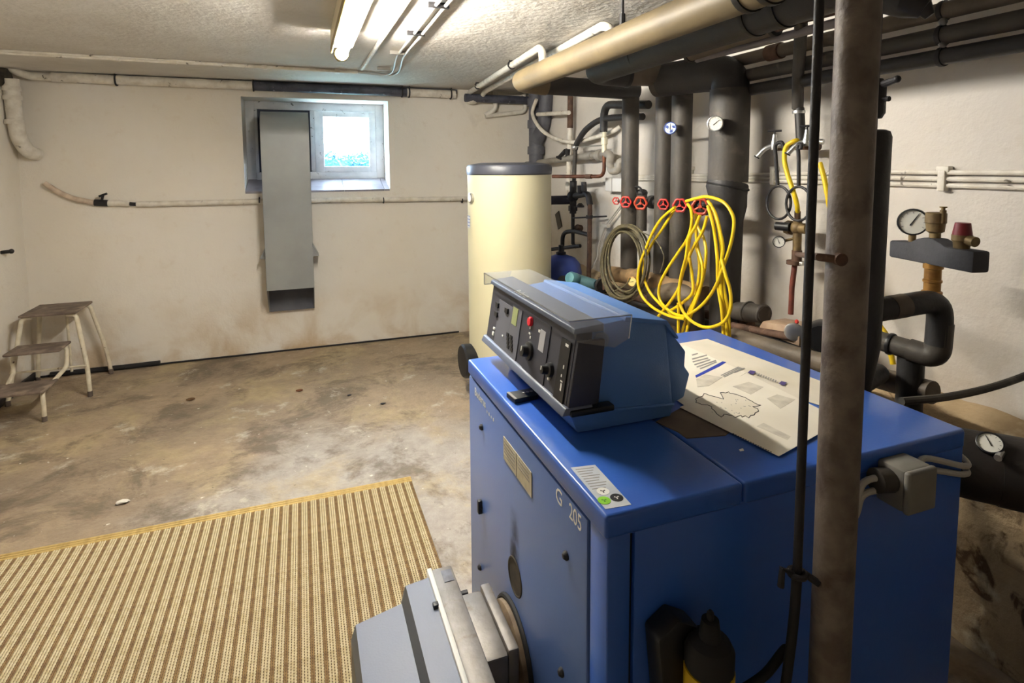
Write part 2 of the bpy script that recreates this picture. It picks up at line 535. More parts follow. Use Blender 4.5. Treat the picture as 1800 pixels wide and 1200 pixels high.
# ------------------------------------------------------------------ window
wf = place('window_1', None, (.15, YW, WZ0), kind='structure')
fz0 = 1.41
obj('window_frame', merge(box(WX0, WX0 + .07, YW, YW + .07, fz0 - .03, WZ1, .004), box(WX1 - .07, WX1, YW, YW + .07, fz0 - .03, WZ1, .004),
                          box(WX0 + .0705, WX1 - .0705, YW + .001, YW + .069, WZ1 - .065, WZ1, .003), box(WX0 + .0705, WX1 - .0705, YW - .012, YW + .069, fz0 - .02, fz0 + .05, .004),
                          box(.09, .135, YW + .003, YW + .068, fz0 + .0505, WZ1 - .0655, .003)), FRAME, wf)
sx0, sx1, sz0, sz1 = .125, .64, 1.45, 1.982
gx0, gx1, gz0, gz1 = .199, .583, 1.505, 1.934
sash = obj('sash', merge(box(sx0, gx0, YW - .012, YW + .03, sz0, sz1, .005), box(gx1, sx1, YW - .012, YW + .03, sz0, sz1, .005),
                         box(gx0 - .002, gx1 + .002, YW - .012, YW + .03, sz0, gz0, .004), box(gx0 - .002, gx1 + .002, YW - .012, YW + .03, gz1, sz1, .004)), FRAME, wf)
obj('pane', box(gx0 - .004, gx1 + .004, YW + .008, YW + .012, gz0 - .004, gz1 + .004), GLASS, sash, smooth=0)
# left casement, shut with a dark board round the duct
obj('casement_rail', merge(box(-.348, -.325, YW - .015, YW + .02, 1.455, 1.985, .004)), FRAME, wf)
obj('board', box(-.34, .1, YW + .02, YW + .035, 1.44, 1.99), BOARD, wf, smooth=0)
# sloping tiled sill
tx = [WX0 + .002, .33, .66, WX1 - .002]
tx = [WX0 + .002, -.1, .335, .665, WX1 - .002]
for i in range(4):
    a, b = tx[i] + .002, tx[i + 1] - .002
    g = prism([(YB - .004, WZ0 - .002), (YW + .01, fz0 - .022), (YW + .01, fz0 - .006), (YB - .004, WZ0 + .014)], 0, a, b)
    obj('sill_tile', g, TILE, wf, smooth=0)
obj('sill_bed', prism([(YB + .004, WZ0 - .03), (YW + .06, WZ0 - .03), (YW + .06, fz0 - .024), (YB + .004, WZ0 - .004)], 0, WX0 + .001, WX1 - .001), PRINT, wf, smooth=0)

# outside: ground and a hedge
obj('lawn', box(-30, 30, 5.6, 60, .9, 1.2), LAWN, label='pale lawn outside the cellar window', cat='lawn', smooth=0)


def hedge():
    from mathutils import noise
    v, f = [], []
    for s in range(5000):
        x = random.uniform(-9, 9); top = 1.78 + .09 * noise.noise(V((x * 1.5, 0, 0))) + .08 * noise.noise(V((x * 6, 3, 0)))
        y = 13 + random.uniform(0, 1.2); z = random.uniform(1.42, top)
        for k in range(4):
            p = V((x, y, z)) + V((random.gauss(0, .1), random.gauss(0, .1), random.gauss(0, .03)))
            u = V((random.gauss(0, 1), random.gauss(0, 1), random.gauss(0, 1))).normalized() * .055
            w = V((random.gauss(0, 1), random.gauss(0, 1), random.gauss(0, 1))).normalized() * .03
            n = len(v); v += [p - u, p - w, p + u, p + w]; f.append([n, n + 1, n + 2, n + 3])
    return v, f


hd = thing('hedge', (0, 13.5, 1.2), 'blue-tinted garden hedge seen through the right window pane', 'hedge')
obj('foliage', merge(hedge(), box(-9, 9, 13.2, 14.0, 1.2, 1.66)), HEDGE, hd, kind='stuff', smooth=0)

# ================================================================== CEILING LAMP AND CONDUITS
lx, lz = .212, 2.058
la = thing('fluorescent_lamp', (lx, 2.4, lz), 'lit white fluorescent tube lamp fixed under the ceiling', 'lamp')
obj('housing', box(lx - .052, lx + .052, 1.70, 2.965, 2.086, ZC, .006), LAMPW, la)
obj('side_strip', box(lx - .054, lx - .046, 1.72, 2.96, 2.055, 2.09, .002), LAMPY, la)
obj('tube', cyl((lx, 1.78, lz), (lx, 2.985, lz), .0255, n=28), TUBE, la)
for yy, s in ((3.0, 1), (1.765, -1)):
    hld = obj('lamp_holder', lathe([(.0, -.03), (.032, -.03), (.035, -.02), (.035, .012), (.028, .018), (.0, .02)], (lx, yy, lz), (0, s, 0), 28), LAMPY, la)
    obj('bracket', box(lx - .02, lx + .02, yy - .02, yy + .008, lz + .03, lz + .06, .004), LAMPY, hld)

cz = ZC - .012


def pipe(name, path, r, m, label, cat='pipe', group=None, n=14, parent=None):
    return obj(name, tube(path, r, n), m, parent, label, cat, group)


# conduit running along the ceiling in front of the back wall, then along the ceiling to the camera
cnd = thing('cable_conduit', (0, 4.1, cz), 'white painted conduit across the ceiling before the window', 'conduit')
path = fillet([(XL, 4.02, cz), (-1.2, 4.06, cz), (.2, 4.12, cz), (.40, 4.13, cz)], .1)
obj('tube', tube(path, .013, 12), WHITE_PAINT, cnd)
obj('tube', tube([(XL, 3.99, cz + .005), (-1.3, 4.03, cz + .005), (-.6, 4.07, cz + .005)], .007, 8), WHITE_PAINT, cnd)
for x in (-1.02, -.72, -.2, .26):
    yy = 4.06 + (x + 1.2) / 1.6 * .065
    obj('clip', box(x - .016, x + .016, yy - .022, yy + .022, cz - .015, ZC, .003), WHITE_PAINT, cnd)
cab = thing('ceiling_cable', (.6, 3.2, cz), 'pair of clipped cables curving over the ceiling beside the lamp', 'cable')
for k, off in enumerate((-.02, .02)):
    pts = [(.40, 4.13 - off, cz), P(690, 130, Z=cz), P(705, 98, Z=cz), P(735, 60, Z=cz), P(768, 18, Z=cz), P(795, -15, Z=cz), P(850, -90, Z=cz), P(900, -160, Z=cz)]
    pts = [V(p) + V((off, 0, 0)) if i else V(p) for i, p in enumerate(pts)]
    obj('cable', tube(spline(pts, 8), .0075, 10), CABLE, cab)
for q in ((675, 121), (698, 93), (731, 59), (771, 10)):
    c = P(*q, Z=cz); obj('cable_clip', box(c.x - .044, c.x + .044, c.y - .008, c.y + .008, cz - .01, ZC, .002), IRON if q[0] > 700 else PVC, cab)
obj('wiring_duct', tube([P(636, 121, Z=cz), P(717, 0, Z=cz), P(760, -62, Z=cz)], .012, 10), WHITE_PAINT,
    label='straight white conduit on the ceiling right of the lamp tube', cat='conduit')

# painted pipe in the corner between back wall and ceiling
zp = 2.112
pp = thing('heating_pipe', (0, 4.83, zp), 'long painted pipe where back wall meets ceiling, flaking dark over the window', 'pipe')
def topz(x): return 2.135 - .016 * (x + 1.75) / 3
obj('painted_run', tube([(-1.6, 4.83, topz(-1.6)), (-.32, 4.83, topz(-.32))], .034, 16), WHITE_PAINT, pp)
obj('dark_run', tube([(-.32, 4.83, topz(-.32)), (.86, 4.83, topz(.86))], .037, 16), DIRTY_PAINT, pp)
obj('painted_run', tube([(.86, 4.83, topz(.86)), (1.28, 4.83, topz(1.28))], .034, 16), WHITE_PAINT, pp)
obj('rear_run', tube([(-1.6, 4.86, 2.15), (1.3, 4.86, 2.145)], .02, 12), DIRTY_PAINT, pp)
obj('bent_end', tube(spline([(-1.6, 4.83, topz(-1.6)), (-1.72, 4.825, 2.135), (-1.79, 4.80, 2.16), (-1.83, 4.77, 2.2)], 6), .026, 14), WHITE_PAINT, pp)
for x in (-1.22, -.32, .82, .88, 1.24):
    obj('hanger', merge(torus((x, 4.83, topz(x)), (1, 0, 0), .04, .006, 20, 6), cyl((x, 4.80, topz(x) + .03), (x, 4.80, ZC), .004, n=8)), IRON, pp)
obj('wall_opening', lathe([(0, 0), (.075, 0), (.068, .03), (0, .03)], (XL + .002, 4.76, 2.1), (1, 0, 0), 20), SOOT,
    label='dark rough pipe hole in the upper left corner', cat='hole')
# painted soil pipe on the left wall
sp = thing('soil_pipe', (-1.81, 4.8, 1.6), 'white painted drain pipe with collars in the left corner', 'pipe')
obj('pipe', tube(spline([(-1.80, 4.74, 2.1), (-1.80, 4.745, 2.0), (-1.795, 4.75, 1.82), (-1.785, 4.765, 1.7), (-1.76, 4.82, 1.62), (-1.74, 4.89, 1.6)], 6), .045, 20), WHITE_PAINT, sp)
for z in (2.02, 1.96, 1.8):
    obj('collar', lathe([(.0, 0), (.052, 0), (.054, .015), (.052, .03), (0, .03)], (-1.80, 4.745, z), (0, 0, 1), 20), WHITE_PAINT, sp)

# cut-off hose end, tap and wall pipe under the window
wp = thing('wall_pipe', (0, 4.85, 1.22), 'painted pipe clamped along the back wall under the window', 'pipe')
yp = 4.865
obj('hose_stub', tube(spline([P(78, 321, Y=4.85), P(100, 336, Y=yp), P(130, 349, Y=yp), P(166, 356, Y=yp)], 6), [.016] * 3 + [.019] * 16, 14), mat('cloudy_hose', (206, 188, 166), .5, col2=(180, 158, 140), scale=20), wp)
tp = obj('tap', merge(cyl(P(166, 356, Y=yp), P(190, 357, Y=yp), .024, n=12), cyl(P(178, 355, Y=yp - .01), P(181, 344, Y=yp - .045), .009, n=8), cyl(P(174, 345, Y=yp - .045), P(188, 340, Y=yp - .05), .008, n=8)), IRON, wp)
obj('pipe', tube([P(190, 357, Y=yp), P(228, 358, Y=yp)], .021, 14), WHITE_PAINT, wp)
obj('joint', tube([P(226, 358, Y=yp), P(242, 359, Y=yp)], .013, 12), IRON, wp)
obj('pipe', tube([P(240, 359, Y=yp), P(460, 354, Y=yp), P(560, 352, Y=yp), P(830, 349, Y=yp)], .021, 14), WHITE_PAINT, wp)
for x in (456, 674, 812):
    c = P(x, 352, Y=yp); obj('clamp', torus(c, (1, 0, 0), .023, .005, 18, 6), IRON, wp)

# ================================================================== AIR DUCT
dx0, dx1 = -.275, .07
dk = thing('air_duct', (-.1, 4.7, .4), 'grey sheet metal air duct hanging from the window down the wall', 'duct')
path = [(5.2, 1.93), (5.05, 1.935)]
def arc(cx, cz, r, a0, a1, n):
    return [(cx + r * math.cos(math.radians(a0 + (a1 - a0) * i / n)), cz + r * math.sin(math.radians(a0 + (a1 - a0) * i / n))) for i in range(n + 1)]
outer = [(5.19, 1.93)] + [(4.80 + .19 * math.cos(math.radians(a)), 1.74 + .19 * math.sin(math.radians(a))) for a in range(90, 181, 9)] + [(4.605, 1.2), (4.63, .56)]
inner = [(5.19, 1.62), (4.86, 1.56), (4.845, 1.2), (4.85, .345)]
th = .003
front = []
n = len(outer)
def strip(line, x0, x1):
    v = [V((x0, a, b)) for a, b in line] + [V((x1, a, b)) for a, b in line]; k = len(line)
    return v, [[i, i + 1, i + 1 + k, i + k] for i in range(k - 1)]
def thick(g, t):
    bm = bmesh.new(); vs = [bm.verts.new(p) for p in g[0]]
    for q in g[1]: bm.faces.new([vs[i] for i in q])
    bmesh.ops.recalc_face_normals(bm, faces=bm.faces[:]); bmesh.ops.solidify(bm, geom=bm.faces[:], thickness=t); return frombm(bm)
obj('front_sheet', thick(strip(outer, dx0, dx1), th), GALV, dk, smooth=40)
obj('rear_sheet', thick(strip(inner, dx0 + .004, dx1 - .004), th), DUCT_IN, dk)
side = outer + inner[::-1]
for x in (dx0, dx1 - .003):
    v = [V((x, a, b)) for a, b in side]; bm = bmesh.new()
    bm.faces.new([bm.verts.new(p) for p in v]); r = bmesh.ops.extrude_face_region(bm, geom=bm.faces[:])
    bmesh.ops.translate(bm, vec=(.003, 0, 0), verts=[e for e in r['geom'] if isinstance(e, bmesh.types.BMVert)])
    bmesh.ops.triangulate(bm, faces=bm.faces[:])
    obj('side_sheet', frombm(bm), GALV, dk, smooth=0)
for s, x in ((-1, dx0), (1, dx1)):
    g = prism([(x, .86), (x + s * .004, .88), (x + s * .045, .80), (x, .795)], 1, 4.70, 4.885); obj('wall_bracket', g, GALV, dk, smooth=0)

# ================================================================== STEP STOOL
st = thing('step_stool', (-1.58, 4.42, 0), 'old white tubular step stool with three worn treads', 'step stool')
def tread(x0, x1, y0, y1, z): return box(x0, x1, y0, y1, z - .016, z, .006)
obj('tread', tread(-1.755, -1.44, 4.46, 4.79, .552), WOOD, st)
obj('tread', tread(-1.745, -1.455, 4.20, 4.40, .375), WOOD, st)
obj('tread', tread(-1.79, -1.47, 3.98, 4.20, .195), WOOD, st)
STP = mat('stool_paint', (216, 206, 182), .5, col2=(196, 184, 160), scale=20, col3=(104, 84, 66), scale3=30, amt3=(.66, .72))
FOOT = mat('foot_rubber', (96, 84, 76), .8)
for s, xt, xb in ((1, -1.47, -1.36), (-1, -1.725, -1.80)):
    for yt, yb_ in ((4.49, 4.36), (4.76, 4.80)):
        lg = obj('leg', tube(fillet([(xt - s * .03, yt, .53), (xt + s * .02, yt, .525), (xb - s * .02, (yt + yb_ * 2) / 3, .2), (xb, yb_, .02)], .05), .0135, 12), STP, st)
        obj('foot', cyl((xb, yb_, 0), (xb, yb_, .035), .015, n=14), FOOT, lg)
    xm, xl = (-1.46 if s > 0 else -1.735), (-1.50 if s > 0 else -1.725)
    fl = obj('step_frame', tube(fillet([(xm - s * .05, 4.34, .352), (xm, 4.33, .352), (xm + s * .005, 4.31, .30), (xm, 4.31, .23), (xl, 4.16, .172), (xl, 4.04, .172), (xl + s * .01, 4.02, .1), (xl + s * .012, 4.015, .01)], .05), .0125, 12), STP, st)
    obj('foot', cyl((xl + s * .012, 4.015, 0), (xl + s * .012, 4.015, .03), .014, n=14), FOOT, fl)
obj('crossbar', tube([(-1.79, 4.39, .2), (-1.375, 4.39, .2)], .007, 10), STP, st)
obj('rear_brace', tube([(-1.60, 4.78, .54), (-1.595, 4.79, .05)], .009, 10), STP, st)

obj('wall_hook', merge(cyl((XL, 4.55, .96), (XL + .05, 4.55, .965), .012, n=10), ball((XL + .055, 4.55, .965), .016, 10, 8)), BLACK, label='small black knob on the left wall above the stool', cat='knob')

# ================================================================== WOVEN MAT
mx0, mx1, my0, my1 = -1.42, .448, .35, 2.635
mt_ = thing('woven_mat', ((mx0 + mx1) / 2, (my0 + my1) / 2, 0), 'cream and brown striped woven straw mat on the floor', 'mat')


def cords(n, w, length, pitch, h):
    """n plaited cords side by side: each a row of plump stitches, neighbours half a stitch apart"""
    v, f = [], []; steps = int(length / pitch) * 4; cs = 5
    for c in range(n):
        base = len(v)
        for i in range(steps + 1):
            y = length * i / steps; ph = 2 * PI * (y / pitch + .5 * (c % 2))
            b = .5 + .5 * math.cos(ph)
            for k in range(cs):
                t = k / (cs - 1); x = c * w + w * (.1 + .8 * t)
                z = h * (.25 + .75 * math.sin(PI * t) * (.45 + .55 * b))
                v.append(V((x + w * .12 * math.sin(ph), y, z)))
        for i in range(steps):
            for k in range(cs - 1):
                a = base + i * cs + k; f.append([a, a + 1, a + cs + 1, a + cs])
    return v, f


def meshof(name, g, m):
    me = bpy.data.meshes.new(name); me.from_pydata(g[0], [], g[1]); me.shade_smooth(); me.materials.append(m); return me


CW = .0086
LEN = my1 - .045 - my0
me_l = meshof('weave', cords(3, CW, LEN, .0105, .0065), STRAW)
me_b = meshof('weave', cords(2, .0062, LEN, .0105, .0048), STRAW_B)
x = mx1; k = 0
while x > mx0:
    if k % 2 == 0: x -= .0124; place('brown_stripe', me_b, (x, my0, .003), mt_)
    else: x -= 3 * CW; place('cream_stripe', me_l, (x, my0, .003), mt_)
    k += 1
obj('backing', box(x, mx1, my0, my1, .0, .0035), BACKING, mt_, smooth=0)
for i, (a, b) in enumerate(((.046, .032), (.030, .016), (.014, .001))):
    obj('border_band', merge(box(x, mx1 + .002, my1 - a, my1 - b, .002, .008, .003)), STRAW_Y, mt_)

# crumbs and a dead leaf lying on the floor
for q, s, m_, lb, ct in (((614, 695), .011, IRON, 'black crumb of soot on the floor, left of the pair near the tank', 'crumb'), ((673, 710), .013, IRON, 'black crumb of soot on the floor, right of the pair near the tank', 'crumb'),
                         ((335, 703), .02, mat('dead_leaf', (92, 66, 38), .9), 'curled brown leaf on the floor between stool and window', 'leaf'), ((527, 687), .018, mat('dead_leaf2', (110, 70, 44), .9), 'reddish brown chip on the floor below the duct', 'chip'),
                         ((215, 884), .022, mat('plaster_chip', (214, 208, 196), .8), 'white plaster flake on the floor beyond the mat', 'flake')):
    c = P(*q, Z=0); g = ball((0, 0, 0), s, 8, 5, (1.3, .8, .35))
    g = ([V((p.x + random.uniform(-.25, .25) * s, p.y + random.uniform(-.25, .25) * s, p.z)) + c + V((0, 0, s * .34)) for p in g[0]], g[1])
    obj(ct if ct != 'chip' else 'paint_chip', g, m_, label=lb, cat=ct, smooth=0)

# ================================================================== HOT WATER TANK
tc_ = V((1.277, 3.475, 0)); tr = .274
tk = thing('water_tank', tc_, 'tall cream hot water cylinder with dark grey lid', 'water tank')
obj('shell', lathe([(0, .035), (tr - .002, .035), (tr - .001, 1.455), (0, 1.455)], tc_, (0, 0, 1), 72), CREAM, tk)
obj('base', lathe([(0, 0), (tr - .02, 0), (tr - .02, .04), (0, .04)], tc_, (0, 0, 1), 48), BLACK, tk)
obj('lid', lathe([(0, 1.45), (tr + .003, 1.45), (tr + .004, 1.492), (tr - .004, 1.506), (tr - .03, 1.512), (tr - .09, 1.521), (tr - .10, 1.516), (0, 1.522)], tc_, (0, 0, 1), 72), CAPGREY, tk)
obj('shell_seam', lathe([(tr - .004, 1.444), (tr + .001, 1.444), (tr + .001, 1.45), (tr - .004, 1.45)], tc_, (0, 0, 1), 72), FOIL, tk)
fd = V((-1, -.02, 0)).normalized()
fcv = obj('inspection_cover', lathe([(0, tr - .02), (.105, tr - .02), (.11, tr + .03), (.11, tr + .05), (.10, tr + .062), (0, tr + .066)], tc_ + V((0, 0, .24)), fd, 40), BLACK, tk)
def tanklab(px, py, w, h, m_, nm, rr=.001, parent=tk, label=None):
    # rectangle wrapped on the cylinder, centred where the pixel ray meets the shell
    d = FW + RT * ((px - CX) / F) - UP * ((py - CY) / F)
    o2 = V((CAM.x - tc_.x, CAM.y - tc_.y)); d2 = V((d.x, d.y)); A = d2.dot(d2); B = 2 * o2.dot(d2); C_ = o2.dot(o2) - tr * tr
    disc = max(0, B * B - 4 * A * C_); t = (-B - math.sqrt(disc)) / (2 * A); p = CAM + d * t
    a0 = math.atan2(p.y - tc_.y, p.x - tc_.x); v, f = [], []
    for i in range(9):
        a = a0 + (i / 8 - .5) * w / tr
        for z in (-h / 2, h / 2):
            v.append(V((tc_.x + (tr + rr) * math.cos(a), tc_.y + (tr + rr) * math.sin(a), p.z + z)))
    for i in range(8): f.append([2 * i, 2 * i + 2, 2 * i + 3, 2 * i + 1])
    return obj(nm, v and (v, f), m_, parent, label=label)
tanklab(823, 389, .10, .078, STICK, 'type_plate', label='silver type plate')
for k in range(4): tanklab(824, 379.5 + 5.5 * k, .07, .004, NAVY, 'plate_line', .002)
tanklab(821, 327, .05, .020, PRINT_D, 'lettering', .0015)
tg = obj('thermometer', lathe([(0, tr - .01), (.03, tr - .01), (.032, tr + .012), (.026, tr + .016), (0, tr + .016)], tc_ + V((0, 0, 1.30)), V((-.985, -.17, 0)), 24), CHROME, tk)
obj('dial_face', lathe([(0, tr + .0162), (.024, tr + .0162), (0, tr + .0166)], tc_ + V((0, 0, 1.30)), V((-.985, -.17, 0)), 20), DIAL, tg)

# ================================================================== BOILER
bx0, bx1, by0, by1, bz = .459, 1.348, .787, 1.61, .92
bo = thing('heating_boiler', ((bx0 + bx1) / 2, (by0 + by1) / 2, 0), 'large blue enamelled heating boiler with burner door facing left', 'boiler')
obj('carcass', box(bx0 + .012, bx1 - .006, by0 + .01, by1 - .01, .05, bz - .02), BLACK, bo, smooth=0)
obj('plinth', box(bx0 + .03, bx1 - .03, by0 + .03, by1 - .03, 0, .055), IRON, bo, smooth=0)
obj('front_side_panel', box(bx0 + .002, .505, by0, by0 + .02, .05, .884, .003), BLUE, bo)
obj('side_panel', box(.513, bx1, by0, by0 + .02, .05, .884, .003), BLUE, bo)
obj('side_panel', box(bx0 + .002, bx1, by1 - .02, by1, .05, .884, .003), BLUE, bo)
obj('rear_panel', box(bx1 - .012, bx1, by0 + .02, by1 - .02, .05, .884, .002), BLUE, bo)
obj('corner_post', box(bx0 + .001, bx0 + .03, by0 + .001, .848, .05, .882, .003), BLUE, bo)
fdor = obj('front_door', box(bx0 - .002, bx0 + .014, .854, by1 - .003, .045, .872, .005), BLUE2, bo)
obj('top_cover', box(bx0 - .004, .7415, by0 - .002, by1 + .002, .877, bz, .007, 3), BLUE, bo)
obj('top_cover', box(.7435, bx1 + .002, by0 - .002, by1 + .002, .877, bz, .007, 3), BLUE, bo)
MF = Matrix(((0, 0, -1, 0), (-1, 0, 0, 0), (0, 1, 0, 0), (0, 0, 0, 1)))   # local x=-Y, y=+Z, z=-X


def onfront(y, z, off=.0025):
    q = MF.copy(); q.translation = V((bx0 - .002 - off + .002, y, z)); return q


text('Buderus', .034, onfront(1.545, .835), WHITEP, fdor, sx=.92)
for k in range(4): obj('worn_mark', plate([(0, 0), (.007, 0), (.007, .006 + .004 * (k % 2)), (0, .008)], onfront(1.432 - .018 * k, .828), .0003), WHITEP, fdor, smooth=0)
text('G', .044, onfront(.985, .836), WHITEP, fdor)
text('205', .044, onfront(.925, .836), WHITEP, fdor, sx=.8)
pltM = onfront(1.2, .797)
pla = obj('type_plate', plate([(-.092, -.029), (.092, -.029), (.092, .029), (-.092, .029)], pltM, .0015), GOLDPL, fdor, label='worn silver type plate', smooth=0)
obj('plate_fold', plate([(-.001, -.029), (.001, -.029), (.001, .029), (-.001, .029)], onfront(1.2, .797, .0042), .0004), PRINT_D, pla, smooth=0)
for i in range(5):
    for a, b in ((-.085, -.01), (.012, .08)):
        if a > 0 and i > 2: continue
        zz = .817 - i * .009; obj('plate_line', plate([(a, -.0013), (b, -.0013), (b, .0013), (a, .0013)], onfront(1.2, zz, .0042), .0004), PRINT, pla, smooth=0)
for (y, z) in ((1.476, .767), (1.489, .524), (1.506, .328), (.934, .752), (.953, .493)):
    obj('screw', lathe([(0, 0), (.009, 0), (.009, .004), (.005, .009), (0, .01)], (bx0 - .0015, y, z), (-1, 0, 0), 14), IRON, fdor)
obj('latch', merge(box(bx0 - .014, bx0 - .001, 1.482, 1.496, .505, .545, .003)), IRON, fdor)
sg = obj('sight_hole', merge(lathe([(0, 0), (.043, 0), (.043, .001), (0, .001)], (bx0 - .0018, 1.218, .505), (-1, 0, 0), 32), torus((bx0 - .002, 1.218, .505), (1, 0, 0), .043, .003, 32, 6)), SOOT, fdor, label='round soot-blackened sight hole')
# soot plume that has risen from the sight hole
so = NT('soot_plume', .6)
so_t = so.t.nodes.new('ShaderNodeBsdfTransparent'); so_m = so.t.nodes.new('ShaderNodeMixShader')
so_f = so.op('MULTIPLY', so.rng(so.axis(2), 0, .15, .75, 0), so.rng(so.n(22, 4), .25, .6))
so_f = so.op('MULTIPLY', so_f, so.rng(so.op('ABSOLUTE', so.axis(1), 0), .008, .034, 1, 0))
so.b.inputs['Base Color'].default_value = lin((66, 60, 40))
so.t.links.new(so_f, so_m.inputs[0]); so.t.links.new(so_t.outputs[0], so_m.inputs[1]); so.t.links.new(so.b.outputs[0], so_m.inputs[2])
so.t.links.new(so_m.outputs[0], so.t.nodes['Material Output'].inputs[0])
obj('soot_plume', plate([(-.036, 0), (.036, 0), (.03, .15), (-.03, .15)], onfront(1.222, .53, .0023), .0003), so.m, fdor, smooth=0)
# stickers on the lid
def quadz(pts, z, t): return prism([(p.x, p.y) for p in pts], 2, z, z + t)
q = [P(1003, 822, Z=bz), P(1046, 817, Z=bz), P(1110, 887, Z=bz), P(1064, 895, Z=bz)]
stk = obj('sticker', quadz(q, bz, .0006), STICK, bo, label='silver notice sticker at the lid corner', smooth=0)
for i in range(9):
    t = .06 + i * .062; a = q[0].lerp(q[3], t); b = q[1].lerp(q[2], t); c0, c1 = a.lerp(b, .12), a.lerp(b, .85 - .1 * (i % 3)); dn = (q[3] - q[0]).normalized() * .0022
    obj('print_line', quadz([c0, c1, c1 + dn, c0 + dn], bz + .0006, .0002), PRINT, stk, smooth=0)
for (px, py), mm, lb in (((1060, 864), WHITEP, 'white round sticker with dark print'), ((1062, 880), GREEN, 'green round sticker'), ((1084, 875), NAVY, 'dark round sticker with white print')):
    c = P(px, py, Z=bz); d = obj('round_mark', lathe([(0, .0006), (.0115, .0006), (.0115, .0012), (0, .0012)], (c.x, c.y, bz), (0, 0, 1), 24), mm if mm is not NAVY else BLACK, stk, label=lb, smooth=0)
    for k in range(3):
        a = k * 2.1; obj('mark_print', quadz([c + V((.005 * math.cos(a + j), .005 * math.sin(a + j), 0)) * (1 if j < 3 else .4) for j in (0, .6, 3.4)], bz + .0012, .0002), {0: PRINT_D, 1: mat('leaf_green', (70, 130, 24), .5), 2: WHITEP}[0 if mm is WHITEP else 1 if mm is GREEN else 2], d, smooth=0)
obj('paint_fleck', quadz([P(1299, 790, Z=bz), P(1306, 788, Z=bz), P(1308, 792, Z=bz), P(1301, 793, Z=bz)], bz, .0005), WHITEP, bo, smooth=0)

# junction box with cables on the boiler's near side
yb0 = .718
a, b = P(1600, 850, Y=yb0), P(1648, 850, Y=yb0)
jz0, jz1 = P(1625, 900, Y=yb0).z, P(1622, 829, Y=yb0).z
jb = thing('junction_box', ((a.x + b.x) / 2, .75, jz0), 'grey plastic junction box on the dark side of the boiler', 'junction box')
JB = mat('junction_grey', (122, 120, 114), .55, col2=(112, 108, 102), scale=10)
obj('body', box(a.x, b.x, yb0 + .012, by0 - .001, jz0, jz1, .006), JB, jb)
obj('cover', box(a.x - .001, b.x + .001, yb0, yb0 + .014, jz0 - .001, jz1 + .001, .006, 3), JB, jb)
obj('conduit_gland', cyl((a.x + .002, .76, (jz0 + jz1) / 2 + .01), (a.x - .03, .765, (jz0 + jz1) / 2 + .012), .024, n=16), INSUL, jb)
for k, (l, r) in enumerate((((1498, 898), (1704, 814)), ((1500, 912), (1704, 828)))):
    zc = jz0 + (jz1 - jz0) * (.72 - .3 * k)
    pl_, pr_ = P(*l, Y=by0 - .012), P(*r, Y=by0 - .012)
    obj('cable', tube(spline([V((a.x, .755, zc)), V((a.x - .05, by0 - .014, zc - .01)), pl_, pl_ + V((-.08, .0, -.05))], 6), .0065, 10), CABLE, jb)
    obj('cable', tube(spline([V((b.x, .755, zc)), V((b.x + .05, by0 - .012, zc + .005)), V((bx1 - .01, by0 - .01, pr_.z - .005)), V((bx1 + .012, by0 + .004, pr_.z)), V((bx1 + .012, by0 + .05, pr_.z + .012))], 6), .0065, 10), CABLE, jb)

# ------------------------------------------------------------------ control unit on the boiler
cy0, cy1 = 1.05, 1.60
cu = thing('boiler_control', (.66, 1.32, bz), 'blue-grey angular boiler control unit with dials and clear flap', 'control unit')
prof = [(.545, .922), (.784, .9215), (.79, .945), (.827, .957), (.842, 1.012), (.827, 1.032), (.829, 1.068), (.799, 1.104), (.766, 1.145), (.66, 1.163), (.542, 1.152), (.515, .985)]
obj('body', prism([p for p in prof if p[0] < .795] + [], 1, cy0 + .012, 1.50, .004), CTRL, cu)
obj('rear_cover', prism([(.788, .944), (.827, .957), (.842, 1.012), (.827, 1.032), (.829, 1.068), (.799, 1.104), (.77, 1.138)], 1, cy0 + .02, 1.49, .005), CTRL, cu)
obj('top_shell', prism([(.655, 1.158), (.66, 1.169), (.768, 1.150), (.80, 1.107), (.796, 1.102), (.762, 1.14)], 1, cy0 + .008, 1.505, .003), CTRL, cu)
obj('side_step', prism([(.60, .968), (.79, .955), (.79, .948), (.60, .96)], 1, cy0 + .006, cy0 + .016, .002), CTRL, cu)
obj('bezel', prism([(.511, .988), (.5365, 1.147), (.575, 1.147), (.56, .99)], 1, cy0 + .002, cy1, .003), PANEL, cu)
obj('lower_lip', prism([(.496, .974), (.505, .992), (.57, .992), (.57, .974)], 1, cy0 - .01, cy1 + .008, .004), PANEL_EDGE, cu)
obj('upper_lip', prism([(.527, 1.146), (.530, 1.158), (.60, 1.164), (.60, 1.146)], 1, cy0 - .002, cy1 + .006, .003), PANEL_EDGE, cu)
obj('end_block', prism([(.512, .99), (.535, 1.13), (.60, 1.13), (.585, .99)], 1, cy0 - .008, cy0 + .006, .003), PANEL, cu)
obj('foot', box(.515, .62, cy0 - .016, cy0 + .01, .972, .986, .004), BLACK, cu)
pn = V((-(1.147 - .988), 0, (.5365 - .511))).normalized(); pu = V((.5365 - .511, 0, 1.147 - .988)).normalized(); pr = V((0, -1, 0))
po_ = V((.511, 0, .988)) + pn * .0005


def onpanel(px, py):
    d = FW + RT * ((px - CX) / F) - UP * ((py - CY) / F); t = (po_ - CAM).dot(pn) / d.dot(pn); return CAM + d * t


def panelM(px, py, off=0.):
    M = Matrix((pr, pu, pn)).transposed().to_4x4(); M.translation = onpanel(px, py) + pn * off; return M


def prect(px, py, w, h, m_, nm, t=.002, label=None, parent=None):
    return obj(nm, plate([(-w / 2, -h / 2), (w / 2, -h / 2), (w / 2, h / 2), (-w / 2, h / 2)], panelM(px, py), t), m_, parent or cu, label=label, smooth=0)


